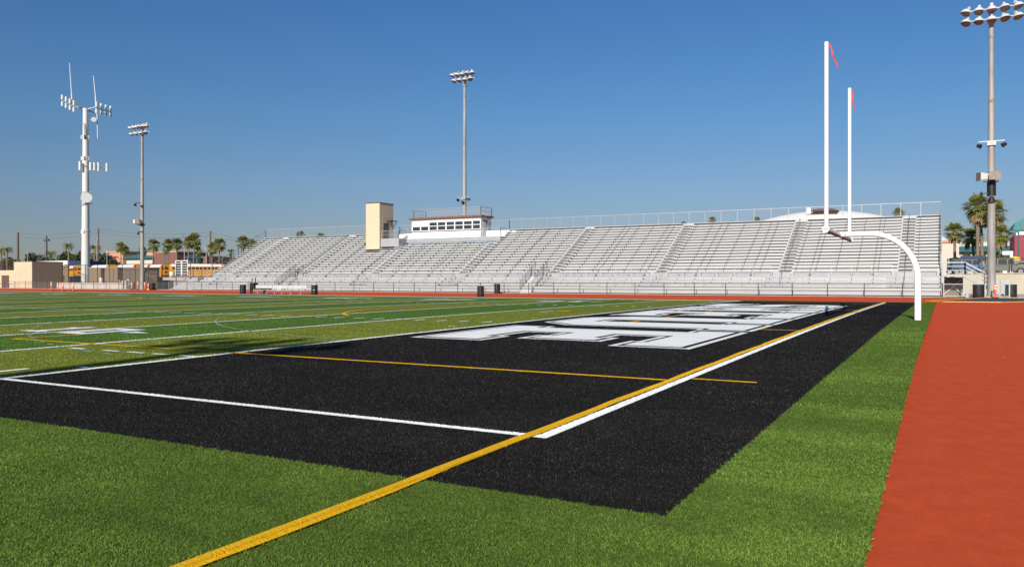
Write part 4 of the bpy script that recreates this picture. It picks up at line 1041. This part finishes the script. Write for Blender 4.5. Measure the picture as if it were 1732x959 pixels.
# ------------------------------------------------------------------ right side structures
ZR = 2.05
g = MB(); g.box(3.3, 120, 93.6, 300, -.05, ZR); tag(g.build('parking_lot', M['asphalt']), kind='structure')
o = thing('retaining_wall', 'tan retaining wall below the parked cars at the right edge', 'wall', (20, 93, 0))
g = MB(); g.box(3.5, 60, 93.2, 93.59, -.05, ZR+.06); B(g, 'wall', M['tanwall'], o); g = MB(); g.box(3.5, 60, 93.1, 93.62, ZR+.062, ZR+.16); B(g, 'coping', M['concrete'], o)
fence('tall_fence', 'tall black chain link fence on top of the tan retaining wall at right', [(3.6, 93.8), (40, 93.8)], 1.75, 3.05, .1, M['fencepost'], M['meshd'], z=ZR)
x0, z0_ = P(1600, 140, 411); x1, _ = P(1622, 140, 411)
o = thing('shop', 'small beige block with an orange cornice beyond the right end of the stand', 'building', ((x0+x1)/2, 140, 0))
g = MB(); g.box(x0-3, x1, 140, 150, 0, z0_); B(g, 'wall', M['creamwall'], o); g = MB(); g.box(x0-3, x1+.15, 139.8, 150, z0_+.002, z0_+.4); B(g, 'cornice', M['terracotta'], o)
x0, z0_ = P(1621, 150, 426); x1, _ = P(1716, 150, 426)
o = thing('strip_mall', 'long low building with a teal roof band behind the right palms', 'building', ((x0+x1)/2, 150, 0))
g = MB(); g.box(x0, x1, 151, 162, 0, z0_); B(g, 'wall', M['creamwall'], o)
g = MB(); g.prism([(150, z0_), (152, z0_+1.0), (162, z0_+1.0), (162, z0_)], 'x', x0, x1); B(g, 'roof', M['teal'], o)
g = MB(); g.box(x0, x1, 152.5, 162, z0_+1.0, z0_+1.7); B(g, 'parapet', M['creamwall'], o)
x0, z0_ = P(1713, 125, 398); x1, z1_ = P(1760, 125, 398); xm = at(1716, 125)[0]
o = thing('maroon_building', 'maroon walled building with a rounded teal roof at the right edge', 'building', ((x0+x1)/2, 125, 0))
g = MB(); g.box(xm, x1, 125, 135, 0, z0_); B(g, 'wall', M['maroon'], o)
g = MB(); g.box(xm-1.4, xm-.01, 126, 132, 0, z0_-2.2); B(g, 'side_bay', M['siding'], o)
g = MB(); g.box(xm+.5, x1, 124.9, 124.99, z0_+.02, z0_+.6); g.box(xm+.2, x1, 125.2, 135, z0_+.01, z0_+.65); B(g, 'white_band', M['siding'], o)
rp = [(xm-.2+(x1-xm+.2)*(1-math.cos(R(a)))/2*1.0, z0_+.66+1.7*math.sin(R(a))) for a in range(0, 181, 15)]
g = MB(); g.prism(rp, 'y', 124.6, 135); B(g, 'roof', M['teal'], o)
g = MB(); g.prism([(xm+1.0, 2.2), (x1-.5, 2.2), (x1-.5, z0_-1.2), (xm+2.2, z0_-1.2), (xm+1.0, z0_-3.2)], 'y', 124.88, 124.98); B(g, 'entrance_arch', M['doorbrown'], o)

def car(label, loc, rz, paint, L=4.7, H=1.75, boxy=False):
    o = thing('parked_car', label, 'car', loc, rz, 'cars parked behind the right fence')
    W = .92; h = L/2
    low_ = [(-h, .42), (h, .42), (h, .85), (h-.1, .98), (h*.48, 1.05), (-h+.05, 1.05), (-h, .9)]
    g = MB(); g.prism(low_, 'y', -W, W); g.build('body', M[paint], o)
    t = .28 if boxy else .5
    cab = [(-h+.15, 1.04), (h*.48, 1.04), (h*.48-t, H-.04), (h*.3-t, H), (-h+.35, H), (-h+.22, H-.08)]
    g = MB(); g.prism(cab, 'y', -W+.08, W-.08); g.build('cabin', M[paint], o)
    for s in (-1, 1):
        g = MB()
        for a, b in ((-h+.35, -h*.42), (-h*.38, h*.02), (h*.06, h*.36)):
            y0_, y1_ = sorted((s*(W-.078), s*(W-.07))); g.add([(a, y0_, 1.12), (b, y0_, 1.12), (b-(.15 if b > h*.3 else 0), y0_, H-.14), (a+.05, y0_, H-.14), (a, y1_, 1.12), (b, y1_, 1.12), (b-(.15 if b > h*.3 else 0), y1_, H-.14), (a+.05, y1_, H-.14)],
                  [(0, 1, 2, 3), (7, 6, 5, 4), (0, 4, 5, 1), (1, 5, 6, 2), (2, 6, 7, 3), (3, 7, 4, 0)])
        g.build('side_windows', M['glass'], o)
        g = MB(); y0_, y1_ = sorted((s*(W-.4), s*(W-.12))); g.box(h-.02, h+.02, y0_, y1_, .68, .84); g.build('headlight', M['chrome'], o)
        for x in (-h*.62, h*.62):
            g = MB(); g.tube([(x, s*(W-.2), .36), (x, s*(W+.03), .36)], .38, 16); wh = g.build('wheel', M['tyre'], o)
            g = MB(); g.tube([(x, s*(W+.0), .36), (x, s*(W+.045), .36)], .23, 12); g.build('rim', M['chrome'], wh)
    g = MB(); g.box(h-.05, h+.09, -W+.05, W-.05, .36, .6); g.box(-h-.09, -h+.05, -W+.05, W-.05, .36, .6); g.build('bumper', M['rim'] if paint != 'blue' else M['chrome'], o)
    g = MB(); g.box(h*.42-.02, h*.42+.12, -W-.14, -W+.02, 1.05, 1.2); g.build('wing_mirror', M[paint], o)
    return o
x, d = at(1641, 96.5); car('blue station wagon parked behind the black fence left of the thick mast', (x, 96.5, ZR), R(4), 'blue', 4.6, 1.75)
x, d = at(1702, 96.0); car('olive grey boxy off-roader parked right of the thick mast', (x, 96.0, ZR), R(-2), 'silver', 4.2, 1.8, True)
x, d = at(1733, 98.0); car('dark car half cut off by the right picture edge', (x+1.2, 98.0, ZR), R(2), 'silver', 4.6, 1.5)
x, d = at(1613, 99); o = thing('yellow_slide', 'small yellow playground piece behind the left end of the landing rail', 'playground toy', (x, 99, ZR))
g = MB(); g.bar((-.8, 0, .3), (.8, 0, 1.4), .5, .12); g.bar((.8, 0, 1.4), (1.4, 0, 1.4), .5, .1); g.build('chute', M['yellowp'], o); g = MB(); g.bar((1.3, 0, 0), (1.3, 0, 1.4), .1); g.build('post', M['blue'], o)
x0 = at(1625, 101)[0]; x1 = at(1666, 101)[0]; o = thing('navy_canopy', 'navy blue flat canopy above the blue wagon', 'canopy', ((x0+x1)/2, 101, ZR))
g = MB(); g.box(x0, x1, 101, 104, 3.75, 4.3); B(g, 'awning', M['navy'], o); g = MB()
for x in (x0+.1, x1-.1): g.box(x-.05, x+.05, 101.2, 101.3, ZR, 3.75)
B(g, 'post', M['galv'], o)
x, d = at(1717, 101); o = thing('yellow_banner', 'small bright yellow rounded banner on a post behind the off-roader', 'banner', (x, 101, ZR))
g = MB(); g.tube([(0, 0, 0), (0, 0, 1.6)], .04, 6); g.build('post', M['galv'], o); g = MB(); g.tube([(0, -.1, 1.5), (0, -.1, 1.6), (0, -.1, 2.0), (0, -.1, 2.1)], [.3, .55, .5, .2], 10); g.build('panel', M['yellowp'], o)
x, d = at(1702, 74); o = thing('electric_cabinet', 'grey electric cabinet on the concrete beyond the pipe gate', 'cabinet', (x, 76, 0))
g = MB(); g.box(-.35, .35, -.3, .3, .1, 1.5); g.build('cabinet', M['galv'], o); g = MB(); g.box(-.45, .45, -.4, .4, -.05, .1); g.build('plinth', M['concrete'], o)

# ------------------------------------------------------------------ vegetation
def fan_crown(rs, R_=1.75, n=46, sc=1.0):
    """fan palm crown: fronds with pleated fans of separate leaflets"""
    g = MB(); rn = random.Random(rs)
    for i in range(n):
        az = rn.random()*2*math.pi; el = R(rn.uniform(-55, 80)) if i > 8 else R(rn.uniform(50, 88))
        L = R_*rn.uniform(.75, 1.05)*(1 if el > 0 else .85)
        d = Vector((math.cos(az)*math.cos(el), math.sin(az)*math.cos(el), math.sin(el)))
        pet = d*L*.48; side = d.cross(Vector((0, 0, 1)));
        if side.length < .1: side = Vector((1, 0, 0))
        side.normalize(); nrm = side.cross(d).normalized()
        g.bar((0, 0, 0), tuple(pet), .035*sc)
        m_ = 11
        for k in range(m_):
            a = R(-78+156*k/(m_-1)+rn.uniform(-4, 4)); ld = d*math.cos(a)+side*math.sin(a)+nrm*rn.uniform(-.12, .12)
            ll = L*.62*rn.uniform(.8, 1.05)*(1-.25*abs(math.sin(a))); tip = pet+ld*ll+Vector((0, 0, -ll*.28*rn.uniform(.6, 1.4))); mid = pet+ld*ll*.55
            wd = ld.cross(nrm).normalized()*.055*sc*R_/1.75
            g.add([pet, mid-wd, tip, mid+wd], [(0, 1, 2, 3)])
    return g
def palm_proto(rs, H, cr, skirt, label):
    o = thing('palm_tree', label, 'palm tree', (0, 0, 0), 0, 'fan palms behind the stand')
    g = MB(); rn = random.Random(rs); bx_, by_ = rn.uniform(-.25, .25), rn.uniform(-.2, .2)
    g.tube([(bx_*(t/8)**2*2, by_*(t/8)**2*2, H*t/8) for t in range(9)], [.25-.014*t for t in range(9)], 10); g.build('trunk', M['trunk'], o, smooth=True)
    top = Vector((bx_*2, by_*2, H))
    g = fan_crown(rs, cr*1.2, 74); g.xform(Matrix.Translation(top)); g.build('crown', M['palm'], o)
    g = MB()
    for i in range(int(60*skirt)):
        az = rn.random()*6.283; z = rn.random()*skirt*1.3; r0 = .25
        p = top+Vector((math.cos(az)*r0, math.sin(az)*r0, -.2-z)); q = p+Vector((math.cos(az)*.55, math.sin(az)*.55, -.75)); s_ = Vector((-math.sin(az), math.cos(az), 0))*.16
        g.add([p-s_*.4, q-s_, q+Vector((0, 0, -.4)), q+s_, p+s_*.4], [(0, 1, 2, 3, 4)])
    g.build('dead_fronds', M['palmdead'], o)
    return o
# (column, plane y, height of crown centre in the picture row, crown radius)
PL = [(258, 150, 416, 1.75, 'fan palm right of the left floodlight mast, alone before the terracotta wall'), (285, 152, 415, 1.6, 'shorter fan palm left of the tall palm pair in front of the store'),
      (299, 150, 414, 1.7, 'fan palm standing just left of the tallest left palms'), (317, 148, 411, 1.7, 'left palm of the tallest pair on the left side'),
      (327, 148, 407, 1.9, 'right palm of the tallest pair on the left side'), (333, 156, 425, 1.3, 'low palm tucked at the right foot of the tallest pair'),
      (371, 148, 415, 1.9, 'full palm between the utility pole and the round green tree'), (358, 150, 421, 1.6, 'palm partly hidden beside the wooden pole, left of the full palm'),
      (414, 140, 411, 1.75, 'palm just off the left end of the stand, the larger of two'), (426, 141, 414, 1.55, 'palm just off the left end of the stand, the smaller of two'),
      (205, 170, 420, 1.5, 'feathery palm above the terracotta shop, left one'), (214, 170, 424, 1.3, 'feathery palm above the terracotta shop, right one'),
      (244, 165, 425, 1.1, 'tiny palm top left of the lone fan palm'), (280, 165, 424, 1.1, 'tiny palm behind the red-brown store'),
      (508, 118, 400, 1.2, 'palm top peeping over the left part of the stand, left of two'), (541, 118, 401, 1.0, 'palm top peeping over the left part of the stand, right of two'),
      (1205, 130, 373, 1.05, 'palm top peeping over the stand left of the dome, left of two'), (1279, 130, 373, .9, 'palm top peeping over the stand left of the dome, right of two'),
      (1518, 112, 363, .95, 'palm top peeping over the stand between dome and right end'), (1159, 132, 379, .7, 'barely visible palm top behind the middle right of the stand'),
      (1615, 118, 393, 1.5, 'slim palm right of the stand casting its shadow on the beige block'), (1654, 106, 352, 1.75, 'tallest palm at right, left of the thick mast'),
      (1680, 108, 362, 1.7, 'tall palm showing behind the right side of the thick mast'), (1650, 116, 403, 1.6, 'lower palm at the foot of the tallest right palm'),
      (1693, 118, 398, 1.6, 'palm right of the thick mast before the teal roof'), (1662, 110, 366, 1.5, 'palm crown hanging below the tallest right palm')]
protos = None
for i, (u, y, v, cr, lab) in enumerate(PL):
    x, d = at(u, y); H = zv(v, d)-.0; o = palm_proto(20+i, H, cr*d/130*.70 if y > 125 else cr*1.0, .3 if i % 3 else .6, lab)
    o.location = (x, y, 0)

def foliage(g, c, r, n, rn, s=.28, flat_=.75):
    for i in range(n):
        while True:
            p = Vector((rn.uniform(-1, 1), rn.uniform(-1, 1), rn.uniform(-1, 1)))
            if .25 < p.length < 1: break
        p = Vector((p.x*r, p.y*r, p.z*r*flat_))+Vector(c)
        a = Vector((rn.gauss(0, 1), rn.gauss(0, 1), rn.gauss(0, 1))).normalized(); b = a.cross(Vector((rn.gauss(0, 1), rn.gauss(0, 1), rn.gauss(0, 1)))).normalized()
        k = s*rn.uniform(.6, 1.4); g.add([p-a*k, p-b*k*.5, p+a*k, p+b*k*.5], [(0, 1, 2, 3)])
def broadleaf(x, y, z, W, H, label, m_='leaf', n=2600, rs=1, name='round_tree', cat='tree', s=.4, clumps=16):
    o = thing(name, label, cat, (x, y, z)); rn = random.Random(rs)
    g = MB(); th = H*.45; g.tube([(0, 0, 0), (0, 0, th*.6), (.1, 0, th)], [W*.05+.1, W*.04+.07, W*.03+.05], 8)
    for k in range(5):
        a = k*1.257; g.tube([(0, 0, th*.7), (math.cos(a)*W*.18, math.sin(a)*W*.18, th*1.05), (math.cos(a)*W*.3, math.sin(a)*W*.3, H*.7)], [W*.025+.04, W*.018+.02, .02], 6)
    g.build('trunk', M['bark'], o)
    g = MB()
    for k in range(clumps):
        a = rn.random()*6.283; rr = W*.36*math.sqrt(rn.random()); zz = H*(.36+.42*rn.random()*(1-(rr/(W*.5))**2)); cr = W*rn.uniform(.11, .2)
        foliage(g, (rr*math.cos(a), rr*math.sin(a), zz), cr, n//clumps, rn, s, .8)
    g.build('crown', M[m_], o); return o
for i, (u0, u1, vt, y, lab, m_) in enumerate([(38, 72, 424, 175, 'dark round tree between the two left utility poles', 'leaf'), (96, 126, 417, 180, 'large dark spreading tree left of the cell tower', 'leaf'),
        (118, 152, 417, 182, 'dark tree mass directly behind the cell tower', 'leaf'), (150, 186, 420, 184, 'dark tree right of the cell tower behind the teal roof', 'leaf'), (72, 100, 430, 186, 'low olive tree right of the double-arm pole', 'leaf2'),
        (375, 391, 425, 150, 'small bright green round tree left of the stand', 'leaf3'), (390, 412, 430, 140, 'olive shrubby tree against the left end of the stand', 'leaf2'), (335, 352, 436, 150, 'small dark tree behind the side-on bus', 'leaf'),
        (-6, 22, 430, 186, 'pale olive tree at the far left edge', 'leaf2'), (405, 425, 426, 132, 'olive tree right behind the left end railing', 'leaf2'), (18, 40, 436, 188, 'low olive tree left of the dark round tree', 'leaf2')]):
    x0, d = at(u0, y); x1, _ = at(u1, y); z = zv(vt, d)
    broadleaf((x0+x1)/2, y, 0, (x1-x0)*.95, z*1.06, lab, m_, 3200, 50+i, s=.42 if y > 160 else .3)
for i, (u0, u1, vt, y, lab) in enumerate([(1601, 1624, 431, 106, 'green shrub right of the stand end below the beige block'), (1620, 1648, 424, 112, 'wide shrub below the teal roof left of the thick mast'), (1645, 1672, 422, 112, 'wide shrub directly left of the thick mast'),
        (1675, 1700, 421, 112, 'dark reddish green shrub right of the thick mast'), (1694, 1718, 428, 110, 'low shrub in front of the maroon building'), (1716, 1742, 436, 108, 'low shrub at the right picture edge')]):
    x0, d = at(u0, y); x1, _ = at(u1, y); z = zv(vt, d)-ZR
    broadleaf((x0+x1)/2, y, ZR, (x1-x0)*1.1, z*1.12, lab, 'leaf2' if i != 3 else 'leaf', 2200, 80+i, 'shrub', 'shrub', .2, 14)
# feather palms at far left
for u, v, lab in ((2, 425, 'feathery pale palm at the left picture edge'), (12, 423, 'feathery pale palm right of the one at the left picture edge'), (116, 416, 'palm crown poking out of the dark tree left of the cell tower'), (160, 420, 'palm crown poking out of the dark tree right of the cell tower'), (85, 430, 'low feathery palm right of the double-arm pole')):
    y = 170; x, d = at(u, y); H = zv(v, d); o = thing('feather_palm', lab, 'palm tree', (x, y, 0), 0, 'feather palms at the left'); rn = random.Random(u)
    g = MB(); g.tube([(0, 0, 0), (0, 0, H)], [.35, .25], 8); g.build('trunk', M['trunk'], o)
    g = MB()
    for i in range(34):
        az = rn.random()*6.283; up_ = rn.uniform(.1, 1.5); L = 3.0; prev = Vector((0, 0, H))
        for k in range(6):
            e = up_-k*.42; nx = prev+Vector((math.cos(az)*math.cos(e), math.sin(az)*math.cos(e), math.sin(e)))*L/6; sd_ = Vector((-math.sin(az), math.cos(az), 0))
            for s in (-1, 1):
                for q in (0, .5):
                    b0 = prev.lerp(nx, q); g.add([b0, b0+(nx-prev)*.35, b0+sd_*s*.6*(1-k*.1)+(nx-prev)*.5+Vector((0, 0, -.25))], [(0, 1, 2)])
            prev = nx
    g.build('crown', M['palm'], o)

# ------------------------------------------------------------------ utility poles, wires, street lamps
poles = []
for u, v, y, wd, lab in ((30.5, 393, 165, .5, 'thick wooden utility pole at the far left'), (79, 399, 165, .34, 'dark pole with two floodlights on short arms'), (138, 401, 165, .3, 'wooden pole hidden half behind the cell tower'),
                     (166.5, 386, 165, .34, 'tall thin wooden pole right of the cell tower'), (356, 391, 150, .32, 'wooden pole between palms left of the stand')):
    x, d = at(u, y); H = zv(v, d); poles.append((x, y, H)); o = thing('utility_pole', lab, 'utility pole', (x, y, 0), group='wooden utility poles')
    g = MB(); g.tube([(0, 0, 0), (0, 0, H)], [wd, wd*.7], 10); g.build('pole', M['wood'] if u != 79 else M['fencepost'], o)
    if u == 79:
        g = MB(); g.bar((-1.0, 0, H-1.9), (1.6, 0, H-1.9), .14); g.build('crossarm', M['fencepost'], o)
        g = MB(); g.tube([(1.6, 0, H-1.9), (1.75, -.3, H-1.4)], [.25, .35], 8); g.tube([(-1.0, 0, H-1.9), (-1.1, -.3, H-1.5)], [.2, .3], 8); g.build('floodlight', M['fencepost'], o)
    else:
        g = MB(); g.bar((-.8, 0, H-.9), (.8, 0, H-.9), .1); g.build('crossarm', M['wood'], o)
for k, (a, b, dz) in enumerate(((0, 3, -.3), (0, 3, -1.6), (3, 4, -.3), (3, 4, -1.4))):
    p = Vector(poles[a])+Vector((0, 0, dz)); q = Vector(poles[b])+Vector((0, 0, dz)); g = MB(); pts = []
    for t in range(13): s = t/12; pts.append(p.lerp(q, s)+Vector((0, 0, -1.2*4*s*(1-s))))
    g.tube(pts, .03, 4); o = g.build('power_line', M['wire']); tag(o, ['upper power line left of the tall thin pole', 'lower power line left of the tall thin pole', 'upper power line right of the tall thin pole', 'lower power line right of the tall thin pole'][k], 'power line')
p = Vector(poles[4]); x, d = at(520, 140)
for dz, lab in ((-.4, 'upper power line running behind the stand'), (-1.5, 'lower power line running behind the stand')):
    g = MB(); q = Vector((x, 140, 10)); g.tube([(p+Vector((0, 0, dz))).lerp(q, t/8)+Vector((0, 0, -3*(t/8)*(1-t/8))) for t in range(9)], .03, 4); tag(g.build('power_line', M['wire']), lab, 'power line')
for u, v, y, kind, lab in ((47, 423, 150, 'arm', 'curved-arm street lamp at the far left'), (163.5, 404, 158, 'twin', 'grey twin-head lamp post right of the cell tower'), (181, 420, 150, 'arm', 'curved-arm street lamp above the terracotta shop'),
                     (278, 414, 150, 'box', 'teal shoebox lamp post before the red-brown store'), (312, 400, 148, 'one', 'grey lamp post at the left of the tallest palms'), (349, 416, 140, 'arm', 'curved-arm street lamp left of the wooden pole by the palms'),
                     (403, 415, 130, 'box', 'teal shoebox lamp post near the left end of the stand'), (394.5, 423, 132, 'box', 'shorter teal lamp post near the left end of the stand'), (390, 424, 126, 'twin', 'dark lamp post rising behind the bus and the stand railing')):
    x, d = at(u, y); H = zv(v, d); o = thing('street_lamp', lab, 'street lamp', (x, y, 0), group='street lamps behind the yard')
    mt_ = M['teallamp'] if kind == 'box' else (M['galv'] if u != 390 else M['fencepost'])
    g = MB(); r0 = .1 if u != 390 else .28
    if kind == 'arm': g.tube([(0, 0, 0), (0, 0, H-1.2), (-.4, 0, H-.5), (-1.3, 0, H-.1), (-2.4, 0, H)], [.13, .1, .07, .06, .05], 8)
    else: g.tube([(0, 0, 0), (0, 0, H)], [r0*1.3, r0], 8)
    g.build('pole', mt_, o)
    g = MB()
    if kind == 'arm': g.prism([(-3.1, H-.04), (-2.4, H-.1), (-2.3, H+.05), (-2.9, H+.1)], 'y', -.15, .15)
    elif kind == 'box': g.box(-.9, .2, -.2, .2, H-.15, H+.05)
    elif kind == 'one': g.tube([(-.1, 0, H), (-.45, -.2, H+.25)], [.12, .3], 8)
    else:
        for s in (-1, 1): g.tube([(s*.25, 0, H-.1), (s*.6, -.2, H+.1)], [.12, .3], 8)
        g.bar((-.4, 0, H-.15), (.4, 0, H-.15), .08)
    g.build('lamp_head', mt_, o)
x, d = at(1705, 120); o = thing('street_lamp', 'teal shoebox lamp reaching out left of the maroon building', 'street lamp', (x+1.2, 120, 0), group='street lamps behind the yard'); H = zv(392, d)
g = MB(); g.tube([(0, 0, 0), (0, 0, H)], .09, 8); g.build('pole', M['teallamp'], o); g = MB(); g.box(-1.1, .1, -.2, .2, H-.12, H+.06); g.build('lamp_head', M['teallamp'], o)

# small pale chips and dry leaf bits lying on the red track and the turf
g = MB(); rn = random.Random(11)
for i in range(150):
    x = rn.uniform(3.3, 12); y = rn.uniform(-3, 30); a = rn.random()*3.14; l = rn.uniform(.012, .035); dx, dy = math.cos(a)*l, math.sin(a)*l; z = .0
    g.add([(x-dx, y-dy, z), (x+dy*.25, y-dx*.25, z+.006), (x+dx, y+dy, z+.004), (x-dy*.25, y+dx*.25, z+.002)], [(0, 1, 2, 3)])
o = g.build('leaf_litter', M['concrete']); tag(o, 'tiny pale dry leaf bits scattered over the red track surface', 'litter', kind='stuff')
